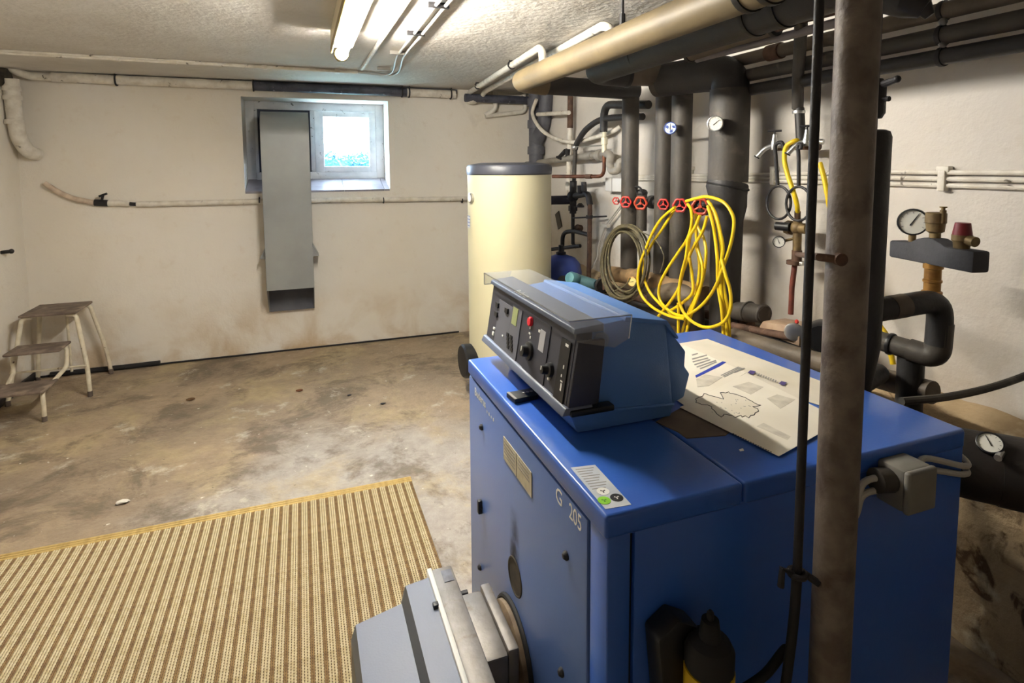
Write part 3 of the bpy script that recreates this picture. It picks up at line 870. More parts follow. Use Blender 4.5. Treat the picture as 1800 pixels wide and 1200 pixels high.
fp = obj('face_plate', plate([(-.272, .004), (.272, .004), (.272, .156), (-.272, .156)], Matrix((pr, pu, pn)).transposed().to_4x4() @ Matrix.Translation(V((0, 0, 0))) if False else (lambda M: M)(Matrix.Translation(V((.511, (cy0 + cy1) / 2, .988)) - pn * .0005) @ Matrix((pr, pu, pn)).transposed().to_4x4()), .0008), PANEL, cu, smooth=0)
GREYP = mat('module_grey', (96, 98, 108), .5)
prect(884, 574, .105, .135, GREYP, 'module', .0014)
prect(904, 588, .07, .145, GREYP, 'module', .0018)
prect(943, 612, .13, .142, PANEL, 'module', .0018)
prect(989, 655, .045, .145, BLACK, 'slot_module', .003)
prect(906.5, 556, .035, .046, LCD, 'display', .003, label='olive display strip')
prect(954, 599, .030, .05, mat('label_field', (168, 168, 172), .5), 'label_field', .0025)
for (x_, y_) in ((876, 536), (874, 552), (892.5, 546)): prect(x_, y_, .022, .014, BLACK, 'rocker_switch', .006)
for i in range(4):
    for j in range(2): prect(894 + j * 6 + i * .2, 588 + i * 7 + j * 5, .014, .010, BLACK, 'key', .004)
c = onpanel(935, 565); rl = obj('warning_switch', lathe([(0, 0), (.012, 0), (.012, .006), (.010, .009), (0, .010)], c, pn, 20), REDLAMP, cu, label='round red illuminated switch')
for (x_, y_, r_) in ((932, 617, .024), (968, 650, .017)):
    c = onpanel(x_, y_); kn = obj('dial_knob', lathe([(0, 0), (r_, 0), (r_ * .95, .008), (r_ * .62, .010), (r_ * .55, .024), (0, .025)], c, pn, 28), BLACK, cu)
    M = panelM(x_, y_, .024); obj('pointer', plate([(-.002, 0), (.002, 0), (.002, r_ * .5), (-.002, r_ * .5)], M, .0015), WHITEP, kn, smooth=0)
for (x_, y_, w, h) in ((934, 576, .006, .006), (933, 586, .012, .004), (934, 593, .006, .006), (966, 663, .01, .012), (950, 582, .01, .006), (999, 607, .014, .006), (988, 680, .006, .016), (989, 670, .01, .003), (989, 660, .004, .006), (993, 645, .004, .008), (870, 577, .014, .006), (868, 586, .012, .01), (885, 590, .008, .004)):
    prect(x_, y_, w, h, WHITEP, 'panel_mark', .0034)
M = Matrix((pr, V((.995, 0, .09)).normalized(), V((-.09, 0, .995)).normalized())).transposed().to_4x4()
M.translation = V((.535, 1.425, 1.1602)); text('Buderus', .026, M, WHITEP, cu, sx=.95, ext=.0006)
M = M.copy(); M.translation = V((.5385, 1.318, 1.1604)); obj('faded_mark', plate([(0, 0), (.07, 0), (.07, .007), (0, .007)], M, .0005), GREYP, cu, smooth=0)
# clear flap: top sheet with turned-down ends
lidz = 1.177
fl = obj('clear_flap', box(.512, .662, cy0 - .012, cy1 + .018, lidz, lidz + .002), ACRYL, cu, label='hinged clear plastic flap', smooth=0)
obj('flap_end', prism([(.512, lidz), (.662, lidz), (.655, lidz - .05), (.62, lidz - .066), (.53, lidz - .045)], 1, cy0 - .012, cy0 - .010), ACRYL, fl, smooth=0)
obj('flap_end', prism([(.512, lidz), (.60, lidz), (.59, lidz - .034), (.512, lidz - .034)], 1, cy1 + .016, cy1 + .018), ACRYL, fl, smooth=0)
EDGEW = clear('flap_edge', (.75, .8, .85), .5, .2)
obj('flap_edge', merge(tube([(.512, cy0 - .011, lidz + .001), (.512, cy1 + .017, lidz + .001)], .0016, 6), tube([(.662, cy0 - .011, lidz + .001), (.512, cy0 - .011, lidz + .001)], .0016, 6), tube([(.662, cy0 - .011, lidz + .001), (.655, cy0 - .011, lidz - .05)], .0016, 6), tube([(.512, cy1 + .017, lidz), (.512, cy1 + .017, lidz - .034)], .0016, 6), tube([(.512, cy1 + .017, lidz - .034), (.56, cy1 + .017, lidz - .034)], .0012, 6)), EDGEW, fl)
# hinge eye on the near side of the body
obj('hinge_eye', lathe([(0, 0), (.018, 0), (.018, .004), (0, .004)], (.60, cy0 + .012, 1.122), (0, -1, 0), 20), CTRL_TOP, cu)

# black spare cover lying on the lid
q = [P(890, 690, Z=bz + .012), P(942, 680, Z=bz + .012), P(946, 694, Z=bz + .012), P(905, 702, Z=bz + .012)]
rm = thing('remote_control', (sum((p.x for p in q)) / 4, sum((p.y for p in q)) / 4, bz), 'flat black handset lying on the blue lid below the dials', 'remote control')
obj('shell', prism([(p.x, p.y) for p in q], 2, bz + .0005, bz + .013, .002), BLACK, rm)
for k in range(3):
    a_ = q[0].lerp(q[1], .5 + .14 * k).lerp(q[3].lerp(q[2], .5 + .14 * k), .5)
    obj('button', lathe([(0, 0), (.004, 0), (.004, .002), (0, .002)], (a_.x, a_.y, bz + .013), (0, 0, 1), 10), PRINT, rm)
obj('label_strip', quadz([q[0].lerp(q[1], .02), q[0].lerp(q[1], .1), q[3].lerp(q[2], .1), q[3].lerp(q[2], .02)], bz + .013, .0004), PRINT, rm, smooth=0)

# papers
def sheet(pxs, z, t=.0008): return prism([(p.x, p.y) for p in [P(*q_, Z=bz + z) for q_ in pxs]], 2, bz + z, bz + z + t)
obj('cardboard', sheet([(1153, 742), (1200, 716), (1300, 745), (1275, 766), (1207, 771), (1192, 760)], .0, .002), CARD, label='dusty brown cardboard scrap under the printed map sheet', cat='cardboard', smooth=0)
fo = obj('document_sleeve', sheet([(1195, 604), (1243, 596), (1490, 688), (1445, 714), (1300, 668), (1190, 622)], .001, .0015), PAPER2, label='greyish document sleeve behind the printed sheets on the boiler', cat='folder', smooth=0)
tp_ = thing('text_sheet', P(1240, 650, Z=bz), 'printed text sheet with a blue bar beside the control unit', 'paper')
obj('page', sheet([(1204, 607), (1312, 655), (1208, 716), (1120, 655)], .003), PAPER, tp_, smooth=0)
def ppoly(pts, z, m_, nm, par): return obj(nm, sheet([(1150 + a / 5, 580 + b / 5) for a, b in pts], z, .0003), m_, par, smooth=0)
ppoly([(360, 400), (600, 275), (632, 282), (580, 315), (370, 418)], .004, mat('blue_bar', (40, 62, 168), .6), 'blue_bar', tp_)
for a, b in (((330, 215), (380, 200)), ((330, 250), (460, 215)), ((335, 275), (470, 240)), ((350, 300), (490, 255)), ((370, 320), (540, 262)), ((400, 335), (545, 275))):
    ppoly([a, b, (b[0] + 6, b[1] + 9), (a[0] + 6, a[1] + 9)], .004, PRINT, 'text_line', tp_)
for a, b in (((585, 395), (740, 320)), ((600, 402), (755, 326)), ((612, 410), (770, 330)), ((700, 372), (790, 330))):
    ppoly([a, b, (b[0] + 7, b[1] + 5), (a[0] + 7, a[1] + 5)], .004, PRINT, 'text_line', tp_)
ppoly([(370, 430), (450, 390), (600, 415), (480, 490), (380, 500)], .004, PRINT_P, 'picture', tp_)
mp = thing('map_sheet', P(1340, 730, Z=bz), 'large printed map sheet with black outline on the boiler lid', 'paper')
obj('page', sheet([(1195, 716), (1369, 802), (1482, 739), (1312, 656)], .0045), PAPER, mp, smooth=0)
ol = [(580, 550), (595, 575), (610, 605), (585, 600), (560, 592), (520, 582), (480, 572), (455, 560), (437, 558), (425, 580), (395, 590), (362, 606), (372, 622), (366, 636), (388, 640), (420, 655), (470, 658), (505, 672), (505, 690), (525, 703), (540, 722), (552, 738), (590, 765), (610, 748), (612, 738), (650, 745), (690, 752), (712, 770), (740, 755), (765, 748), (770, 765), (800, 752), (830, 772), (848, 750), (880, 745), (885, 728), (918, 712), (908, 690), (880, 680), (865, 672), (905, 668), (936, 660), (905, 652), (880, 640), (860, 625), (830, 612), (800, 592), (760, 580), (735, 570), (700, 560), (665, 555), (655, 542), (630, 552), (600, 548)]
pts = [P(1150 + a / 5, 580 + b / 5, Z=bz + .0056) for a, b in ol]
obj('map_outline', tube(pts + [pts[0]], .0009, 5), PRINT_D, mp)
obj('map_area', sheet([(1150 + a / 5, 580 + b / 5) for a, b in ol], .0053, .0001), PAPER2, mp, smooth=0)
random.seed(3)
for k in range(26):
    a, b = random.uniform(500, 840), random.uniform(600, 740)
    ppoly([(a, b), (a + 8, b + 2), (a + 10, b + 6), (a + 2, b + 5)], .0055, PRINT, 'map_mark', mp)
ppoly([(690, 495), (830, 455), (960, 500), (850, 565)], .0053, PRINT_P, 'tinted_field', mp)
ppoly([(990, 600), (1080, 565), (1240, 610), (1110, 690)], .0053, PRINT_P, 'tinted_field', mp)
ppoly([(900, 845), (960, 815), (1200, 935), (1170, 965)], .0053, PRINT_P, 'tinted_field', mp)
for a, b in ((820, 352), (1093, 448)):
    ppoly([(a, b + 22), (a + 25, b), (a + 75, b + 12), (a + 45, b + 38)], .0053, mat('violet_print', (74, 62, 120), .6), 'emblem', mp)
for k in range(9):
    a, b = 890 + k * 21, 372 + k * 8.2; ppoly([(a, b + 16), (a + 8, b), (a + 18, b + 4), (a + 10, b + 22)], .0053, PRINT, 'letter_mark', mp)
for k in range(16):
    a, b = 690 + k * 22, 905 + k * 10.6; ppoly([(a, b), (a + 14, b + 6), (a + 12, b + 10), (a - 2, b + 5)], .0053, PRINT_D, 'letter_mark', mp)

# ================================================================== BURNER
bu = thing('oil_burner', (.25, 1.2, .1), 'grey-blue oil burner bolted to the front of the boiler', 'burner')
bcy, bcz = 1.225, .30
obj('flange', lathe([(0, 0), (.118, 0), (.118, .02), (.108, .026), (0, .026)], (bx0 - .001, bcy, bcz), (-1, 0, 0), 40), mat('rust_flange', (132, 112, 88), .7, col2=(96, 78, 60), scale=20, bump=.4), bu)
obj('flange_rim', torus((bx0 - .004, bcy, bcz), (1, 0, 0), .122, .008, 40, 8), BLACKRUB, bu)
obj('head_clamp', box(.405, .432, 1.125, 1.345, .17, .407, .006), ALU, bu)
obj('head_block', box(.345, .406, 1.12, 1.335, .18, .402, .01), ALU, bu)
obj('housing_plate', box(.296, .352, 1.0, 1.437, .13, .412, .006), ALU, bu)
obj('nameplate', box(.318, .345, 1.375, 1.42, .412, .4135, .0005), mat('worn_plate', (110, 112, 124), .6, col2=(88, 90, 100), scale=40), bu, label='small worn nameplate')
obj('seam_strip', box(.284, .2965, .99, 1.438, .12, .416, .002), mat('seam_white', (206, 206, 200), .5), bu)
def loft(rows):
    v, f = [], []; n_ = len(rows[0])
    for r_ in rows: v += [V(p) for p in r_]
    for i in range(len(rows) - 1):
        for k in range(n_): f.append([i * n_ + k, i * n_ + (k + 1) % n_, (i + 1) * n_ + (k + 1) % n_, (i + 1) * n_ + k])
    f.append(list(range(n_))[::-1]); f.append(list(range((len(rows) - 1) * n_, len(rows) * n_))); return v, f
def ring(x, y0, y1, z0, z1, c): return [(x, y0 + c, z0), (x, y1 - c, z0), (x, y1, z0 + c), (x, y1, z1 - c), (x, y1 - c, z1), (x, y0 + c, z1), (x, y0, z1 - c), (x, y0, z0 + c)]
obj('hood_collar', loft([ring(.2835, .985, 1.434, .12, .408, .02), ring(.222, .99, 1.43, .125, .404, .02)]), BURN, bu, smooth=20)
obj('hood_step', loft([ring(.2218, .99, 1.43, .125, .404, .02), ring(.207, 1.0, 1.41, .14, .378, .025)]), BURN_SHADE, bu, smooth=20)
obj('hood', loft([ring(.2068, 1.0, 1.41, .14, .378, .025), ring(.09, 1.01, 1.40, .155, .366, .03)]), BURN, bu, smooth=20)
obj('hood_end', loft([ring(.0898, 1.01, 1.40, .155, .366, .03), ring(.078, 1.03, 1.385, .175, .345, .03)]), BURN_SHADE, bu, smooth=20)
obj('hood_latch', box(.272, .286, 1.30, 1.315, .406, .418, .002), BLACK, bu)
obj('bolt', merge(cyl((.352, 1.345, .388), (.372, 1.345, .388), .011, n=6)), IRON, bu)

# ================================================================== POST, ROD, OIL HOSE
pc = V((.80, .667, 0))
pb = P(1485, 560, X=.80); pc = V((pb.x, pb.y, 0))
po2 = thing('steel_post', pc, 'brown weathered steel pipe post standing before the boiler', 'post')
obj('shaft', tube([pc, pc + V((0, 0, .25)), pc + V((0, 0, ZC))], .0305, 28), POSTM, po2)
obj('base_plate', box(pc.x - .06, pc.x + .06, pc.y - .06, pc.y + .06, 0, .008, .002), RUST, po2)
obj('top_plate', box(pc.x - .06, pc.x + .06, pc.y - .06, pc.y + .06, ZC - .008, ZC, .002), RUST, po2)
rr = P(1421, 500, X=.745); rr = V((rr.x, rr.y, 0))
rd = thing('oil_line', (rr.x, rr.y, .5), 'thin black oil pipe running up left of the brown post', 'pipe')
obj('tube', tube([rr + V((0, 0, .80)), rr + V((0, 0, ZC))], .0072, 14), IRON, rd)
kc = rr + V((0, 0, .83))
obj('clamp', merge(torus(kc, (0, 0, 1), .012, .005, 18, 8), tube([kc + V((.01, 0, 0)), V((pc.x - .03, pc.y, .82))], .006, 10), tube([kc + V((-.008, 0, .0)), kc + V((-.028, .004, .012)), kc + V((-.03, .004, -.018))], .0055, 8)), IRON, rd)
hs = [rr + V((0, 0, .83)), rr + V((-.002, .002, .74)), rr + V((-.006, .01, .62)), P(1385, 1140, Y=.70), P(1345, 1185, Y=.72), P(1300, 1215, Y=.73), P(1270, 1230, Y=.73)]
obj('oil_hose', tube(spline(hs, 8), .008, 12), BLACKRUB, rd)

# oil filter on the boiler's near side
fy = .735
of = thing('oil_filter', P(1225, 1200, Y=fy), 'black oil filter with yellow label on the boiler side', 'filter')
c0, c1 = P(1143, 1108, Y=.765), P(1222, 1096, Y=.765)
obj('bracket', prism([(c0.x, c0.z), (c0.x + .04, c0.z + .025), (c1.x - .01, c1.z + .015), (c1.x, c1.z - .01), (c1.x - .005, .52), (c0.x + .02, .52)], 1, .74, by0 - .001, .006), BLACK, of)
cc = P(1247, 1150, Y=fy - .02)
cc.z = P(1247, 1138, Y=fy - .02).z
obj('head', merge(lathe([(0, -.03), (.040, -.03), (.040, .0), (.034, .012), (.018, .02), (.014, .05), (0, .052)], cc, (0, 0, 1), 28), box(c1.x - .04, cc.x, fy - .01, .76, cc.z - .02, cc.z + .005, .004)), BLACKRUB, of)
obj('vent_screw', lathe([(0, .05), (.006, .05), (.006, .062), (.003, .066), (0, .066)], cc, (0, 0, 1), 12), IRON, of)
obj('bowl', lathe([(0, -.16), (.03, -.16), (.037, -.14), (.038, -.03), (0, -.03)], cc, (0, 0, 1), 28), BLACK, of)
lb_ = lathe([(.0405, -.034), (.041, -.034), (.041, -.12), (.0405, -.12)], cc, (0, 0, 1), 32)
obj('label_band', lb_, mat('yellow_label', (216, 178, 30), .5), of, label='yellow printed label band')
for k in range(5):
    an = math.radians(200 + k * 22); ct_ = cc + V((.0415 * math.cos(an), .0415 * math.sin(an), -.05 - .012 * (k % 2))); dx = V((-math.sin(an), math.cos(an), 0)) * .006
    obj('label_print', ([ct_ - dx, ct_ + dx, ct_ + dx + V((0, 0, .006)), ct_ - dx + V((0, 0, .006))], [[0, 1, 2, 3]]), PRINT_D, of, smooth=0)

# ================================================================== PIPEWORK OVERHEAD
def band(parent, c, d, r, w=.012, m_=None, nm='band'):
    d = V(d).normalized()
    return obj(nm, lathe([(r * .9, -w / 2), (r + .003, -w / 2), (r + .004, 0), (r + .003, w / 2), (r * .9, w / 2)], c, d, 28), m_ or FOIL, parent)


def hanger(parent, c, r):
    return obj('hanger', merge(torus(c, (0, 1, 0), r + .003, .005, 24, 6), cyl(V(c) + V((0, 0, r)), (c[0], c[1], ZC), .005, n=8)), IRON, parent)


# beige insulated pipe, turning to the wall at its far end
bxX, bzZ, bY = 1.135, 1.955, 2.93
bp_ = thing('insulated_pipe', (bxX, 1.6, bzZ), 'thick beige insulated pipe running overhead towards the tank', 'pipe')
obj('insulation', tube(fillet([(bxX, .35, bzZ + .01), (bxX, bY, bzZ), (1.30, bY, bzZ - .01)], .09, 8), .056, 32), BEIGE, bp_)
obj('dark_branch', tube([(1.295, bY, bzZ - .01), (1.88, bY, bzZ - .02)], .052, 24), INSUL_D, bp_)
for yy in (1.16, 1.235): band(bp_, (bxX, yy, bzZ + .005), (0, 1, 0), .0565, .02)
hy = P(1094, 40, X=bxX).y
hg = obj('hanger', merge(cyl((bxX, hy, bzZ + .05), (bxX, hy, ZC), .006, n=8), cyl((bxX, hy, bzZ + .05), (bxX, hy, bzZ + .10), .011, n=8)), IRON, bp_)

# dark twin below it
dX, dZ, dY = 1.36, 1.955, 2.50
dp = thing('insulated_pipe', (dX, 1.5, dZ), 'dark grey insulated overhead pipe just right of the beige one', 'pipe')
obj('insulation', tube(fillet([(dX, .35, dZ + .02), (dX, dY, dZ), (1.55, dY, dZ - .005)], .08, 8), .062, 28), INSUL_D, dp)
obj('branch', tube([(1.54, dY, dZ - .005), (1.74, dY - .06, dZ - .01)], .055, 24), INSUL_B, dp)
band(dp, (1.545, dY, dZ - .005), (1, -.1, 0), .061, .02)
for yy in (1.33, 1.45, 2.1): band(dp, (dX, yy, dZ + .01), (0, 1, 0), .063, .016)

# big riser with elbow
rX, rY, rr_ = 1.85, 2.115, .088
rv = thing('riser_pipe', (rX, rY, .8), 'widest dark insulated riser with a round white gauge', 'riser pipe')
obj('elbow', tube(fillet([(1.73, 2.46, 1.925), (1.80, 2.27, 1.925), (rX, rY, 1.915), (rX, rY, 1.78)], .12, 8), .082, 28), INSUL_D, rv)
obj('insulation', tube([(rX, rY, 1.84), (rX, rY, 1.42)], rr_, 32), INSUL, rv)
obj('wrapping', tube([(rX, rY, 1.42), (rX - .004, rY, 1.40), (rX, rY, 1.36), (rX - .003, rY, 1.31), (rX, rY, 1.24), (rX, rY, .66)], [.088, .093, .085, .088, .072, .066], 24), INSUL_D, rv)
obj('wrap_fold', torus((rX, rY, 1.40), (.15, -.1, 1), .089, .007, 28, 8), BLACK, rv)
obj('elbow_collar', lathe([(0, -.02), (.08, -.02), (.082, 0), (.08, .03), (0, .03)], (1.73, 2.47, 1.925), (-.4, .9, 0), 28), INSUL, rv)


def gauge(parent, c, d, r, face, needle=45, nm='gauge', depth=.03, rim=BLACK):
    d = V(d).normalized(); c = V(c)
    g_ = obj(nm, lathe([(0, -depth), (r * .9, -depth), (r, -depth * .6), (r, .002), (r * .9, .003), (r * .88, -.002), (0, -.002)], c, d, 32), rim, parent)
    obj('dial_face', lathe([(0, -.002), (r * .89, -.002), (r * .89, -.001), (0, -.001)], c, d, 28), face, g_, smooth=0)
    M = frame_at(c, d) @ Matrix.Rotation(math.radians(needle), 4, 'Z')
    obj('needle', plate([(-r * .05, -r * .3), (r * .05, -r * .3), (r * .02, r * .7), (-r * .02, r * .7)], M, .0008), PRINT_D, g_, smooth=0)
    for k in range(9):
        M2 = frame_at(c, d) @ Matrix.Rotation(math.radians(-120 + 30 * k), 4, 'Z')
        obj('scale_mark', plate([(-r * .02, r * .66), (r * .02, r * .66), (r * .02, r * .8), (-r * .02, r * .8)], M2, .0004), PRINT, g_, smooth=0)
    return g_


fdir = V((-.75, -.66, 0))
gc = P(1257, 217, X=rX - .135)
gg = gauge(rv, gc, fdir, .034, DIAL, -50, depth=.04, rim=CHROME)
obj('gauge_stem', cyl(gc - fdir * .03, V((rX, rY, gc.z)), .008, n=10), BRASS, rv)


def wheel(parent, c, d, R, m_, valve_to=None):
    """hand wheel facing d with spokes and stem"""
    d = V(d).normalized(); c = V(c); M = frame_at(c, d)
    vb = parent
    v_, f_ = torus(c, d, R, R * .2, 30, 8)
    # wavy grip rim
    for i in range(30):
        for j in range(8):
            p = v_[i * 8 + j]; q_ = p - c; k_ = 1 + .06 * math.cos(6 * 2 * PI * i / 30); v_[i * 8 + j] = c + q_ * k_
    sp_ = [cyl(M @ V((0, 0, -R * .1)), M @ V((R * math.cos(a), R * math.sin(a), 0)), R * .13, n=8) for a in (PI / 2, PI / 2 + 2 * PI / 3, PI / 2 + 4 * PI / 3)]
    w = obj('hand_wheel', merge((v_, f_), *sp_, cyl(c - d * R * .3, c + d * R * .2, R * .25, n=12)), m_, vb)
    return w


def riser(px_top, px_bot, y_top, y_bot, X, r, m_, label, m2=None, ysplit=None):
    a, b = P(px_top, y_top, X=X), P(px_bot, y_bot, X=X)
    c = V((X, (a.y + b.y) / 2, 0)); t = thing('riser_pipe', (X, c.y, b.z), label, 'riser pipe')
    obj('insulation', tube([(X, c.y, b.z), (X, c.y, a.z)], r, 26), m_, t)
    return t, c


def valve(parent, c, px, py, R, m_, off, nm='valve_body', d=V((-.78, -.62, 0))):
    """shut-off valve on a riser: body, stem and wheel; the wheel centre is at the pixel, 'off' metres in front of the pipe axis"""
    w = P(px, py, X=c.x - off); d = V(d).normalized()
    base = V((c.x, c.y, w.z))
    vb = obj(nm, merge(ball(base, .04, 16, 10, (1, 1, 1.2)), cyl(base, w - d * .01, .016, n=12), lathe([(0, 0), (.026, 0), (.026, .012), (0, .012)], base.lerp(w, .55), w - base, 6)), IRON, parent)
    wheel(vb, w, d, R, m_)
    return vb


VX = 1.85
t1, c1_ = riser(1109, 1105, 165, 470, VX, .050, INSUL, 'leftmost dark insulated riser next to the olive hose coil')
valve(t1, c1_, 1100, 355, .030, RED, .07)
vs = obj('side_valve', tube([V((VX, c1_.y, 1.285)), P(1086, 353, X=VX - .05)], .009, 10), IRON, t1)
wheel(vs, P(1083, 353, X=VX - .055), V((-.78, -.62, 0)), .020, RED)
t2, c2_ = riser(1166, 1165, 165, 520, VX, .047, INSUL, 'dark insulated riser carrying the blue and white thermometer')
valve(t2, c2_, 1166, 359, .026, RED, .07)
g2 = gauge(t2, P(1178, 225, X=VX - .10), V((-.72, -.68, .1)), .031, DIALB, 0, depth=.012, rim=NAVY)
for a_ in (70, 200, 290):
    M = frame_at(P(1178, 225, X=VX - .101), V((-.72, -.68, .1))) @ Matrix.Rotation(math.radians(a_), 4, 'Z')
    obj('blue_mark', plate([(-.008, .010), (.006, .012), (.009, .022), (-.004, .024)], M, .001), NAVY, g2, smooth=0)
obj('thermometer_stem', tube([P(1178, 225, X=VX - .09), V((VX, c2_.y, P(1178, 225, X=VX).z))], .007, 10), BRASS, t2)
t3, c3_ = riser(1198, 1194, 150, 545, VX, .052, INSUL, 'dark insulated riser between thermometer riser and yellow hose')
valve(t3, c3_, 1195, 361, .031, RED, .075)
vz = P(1231, 363, X=VX).z
t4 = thing('branch_valve', (VX, 2.3, vz), 'big orange red hand wheel valve holding the yellow hose', 'valve')
w4 = P(1231, 363, X=VX - .08)
b4 = obj('valve_body', merge(tube([(VX, c3_.y - .02, vz), (VX, rY + .04, vz)], .022, 14), ball((VX, w4.y + .06, vz), .04), cyl((VX, w4.y + .06, vz), w4, .016, n=12), lathe([(0, 0), (.05, 0), (.05, .015), (0, .015)], (VX, w4.y + .1, vz), (0, 1, 0), 20)), IRON, t4)
wheel(b4, w4, V((-.78, -.62, 0)), .036, ORED)
# short riser with the orange wheel between the first two
t5, c5_ = riser(1129, 1127, 340, 405, VX, .030, INSUL, 'short dark pipe stub with orange red wheel behind the hose coil')
valve(t5, c5_, 1126, 357, .033, ORED, .07)
obj('pipe_cap', ball((VX, c5_.y, 1.34), .034, 16, 8, (1, 1, .7)), INSUL_D, t5)
obj('wire_loop', tube(spline([(VX - .03, c5_.y, 1.34), (VX - .05, c5_.y - .01, 1.375), (VX - .05, c5_.y - .06, 1.37), (VX - .045, c5_.y - .075, 1.33)], 6), .006, 8), BLACKRUB, t5)
cpl = P(1147, 355, X=VX)
obj('pipe_union', merge(cyl((VX, c5_.y - .03, cpl.z), (VX, c2_.y + .03, cpl.z), .018, n=14), lathe([(0, -.02), (.036, -.02), (.038, 0), (.036, .02), (0, .02)], cpl, (0, 1, 0), 20)), INSUL_D, t5)

# header pipes low on the wall
hp = thing('header_pipe', (VX, 2.75, .8), 'tan lower header pipe behind the hoses with a yellowed gauge', 'pipe')
obj('pipe', tube(fillet([P(1068, 480, X=VX), P(1120, 487, X=VX - .02), P(1150, 495, X=VX - .04), P(1240, 520, X=VX - .04)], .05), .048, 22), mat('tan_pipe', (146, 118, 82), .65, col2=(110, 88, 62), scale=14, bump=.4), hp)
obj('elbow', tube(spline([P(1150, 520, X=VX - .05), P(1185, 512, X=VX - .08), P(1215, 525, X=VX - .08), P(1222, 560, X=VX - .07), P(1215, 600, X=VX - .05)], 6), .045, 20), INSUL_B, hp)
gauge(hp, P(1111, 495, X=VX - .12), V((-.75, -.65, .1)), .028, DIALY, 100, rim=BRASS)
lp = thing('return_pipe', (VX, 2.5, .55), 'dark low return pipe under the hoses behind the boiler', 'pipe')
obj('pipe', tube([P(1060, 525, X=VX), P(1130, 545, X=VX), P(1300, 590, X=VX)], .04, 18), INSUL_D, lp)
obj('pipe', tube([P(1050, 500, X=VX + .05), P(1180, 540, X=VX + .05), P(1320, 575, X=VX + .05)], .03, 16), RUST, lp)

# three pipes along the top of the right wall
for z_, r_, m_, lb, x_ in ((1.972, .027, INSUL_B, 'uppermost brown pipe along the top of the right wall', 1.9), (1.897, .028, INSUL, 'middle dark pipe along the top of the right wall', 1.9), (1.832, .026, INSUL_D, 'lowest black pipe along the top of the right wall', 1.905)):
    w_ = thing('wall_run_pipe', (x_, 1.2, z_), lb, 'pipe', 'pipes along the right wall')
    obj('pipe', tube([(x_, .2, z_), (x_, 2.17, z_)], r_, 20), m_, w_)
    band(w_, (x_, 1.24, z_), (0, 1, 0), r_ + .001, .014, IRON, 'clamp_band')
    if z_ < 1.96: obj('clamp_bolt', lathe([(0, 0), (.012, 0), (.012, .008), (.006, .009), (0, .009)], (x_ - .012, 1.235, z_ + r_ + .01), (-.5, -.8, .2), 14), CHROME, w_)
    if z_ > 1.96: obj('coupling', lathe([(0, -.035), (.034, -.035), (.034, .035), (0, .035)], (x_, 1.91, z_), (0, 1, 0), 18), RUST, w_)
    for yy in (.7, 1.7): obj('wall_bracket', box(x_, XR, yy - .01, yy + .01, z_ - .01, z_ + .01), IRON, w_, smooth=0)
obj('gas_pipe', tube([P(1225, 104, X=1.70), P(1300, 84, X=1.70), P(1395, 60, X=1.70), P(1470, 40, X=1.70), P(1560, 12, X=1.70), P(1660, -30, X=1.7)], .016, 14), mat('grey_violet_pipe', (128, 122, 124), .5, col2=(108, 102, 104)), label='slim grey pipe overhead between the brown pipe and right wall', cat='pipe')
cp_ = thing('tee_pipe', P(1300, 75, X=1.62), 'brown insulated overhead pipe with a tee dropping to the taps', 'pipe')
pa, pb_, pc_ = P(1213, 97, X=1.66), P(1362, 48, X=1.66), P(1405, 32, X=1.68)
obj('insulation', tube([pa, P(1290, 70, X=1.66), pb_], .028, 20), INSUL_B, cp_)
band(cp_, pb_, pb_ - pa, .03, .016); band(cp_, pa, pb_ - pa, .028, .02)
obj('pipe', tube([pb_, pc_, P(1470, 15, X=1.68), P(1545, -15, X=1.68)], .021, 16), RUST, cp_)
obj('drop_pipe', tube([P(1408, 34, X=1.68), P(1407, 75, X=1.75), P(1403, 130, X=1.88), P(1402, 190, X=1.93)], .022, 16), INSUL, cp_)
obj('drop_pipe', tube([P(1405, 190, X=1.93), P(1408, 247, X=1.93)], .019, 16), INSUL_D, cp_)
band(cp_, P(1404, 197, X=1.93), (0, 0, 1), .021, .012, CHROME, 'hose_clamp')
# dark beam and coupling at the top right edge
cb = thing('valve_cluster', (1.35, .9, 2.0), 'black fitting overhead right of the brown post', 'fitting')
obj('body', tube([P(1541, -8, X=1.45), P(1600, 0, X=1.45), P(1628, 12, X=1.47)], [.04, .045, .03], 18), INSUL_D, cb)
obj('spout', tube([P(1610, 0, X=1.46), P(1635, 28, X=1.48)], [.03, .012], 14), INSUL_D, cb)

# painted pipes on the ceiling right of the lamp
cx_ = 1.29
cpp = thing('ceiling_pipe', (cx_, 3.8, 2.13), 'pair of painted pipes along the ceiling above the tank', 'pipe')
zc_ = ZC - .03
def cpt(px, py, z=zc_): return P(px, py, Z=z)
a1, a2 = cpt(812, 168), cpt(948, 84)
obj('pipe', tube(fillet([V((a1.x, 4.85, 2.10)), V((a1.x, 4.8, zc_)), a2, a2 + V((0, -.04, -.02)), a2 + V((.0, -.05, -.14))], .05), .021, 16), WHITE_PAINT, cpp)
a3, a4 = cpt(835, 166), cpt(1060, 45)
obj('pipe', tube(fillet([V((a3.x + .02, 4.82, 2.1)), V((a3.x + .02, 4.72, zc_)), a4, a4 + V((.01, -.05, -.02)), a4 + V((.01, -.06, -.14))], .05), .021, 16), WHITE_PAINT, cpp)
obj('elbow', ball((a1.x + .02, 4.82, 2.08), .05, 16, 10, (1.2, 1, .9)), WHITE_PAINT, cpp)
for t_ in (.3, .75):
    c = a1.lerp(a2, t_); obj('hanger', merge(torus(c, (0, 1, 0), .024, .005, 16, 6), cyl(c + V((-.015, 0, 0)), V((c.x - .015, c.y, ZC)), .003, n=6)), IRON, cpp)
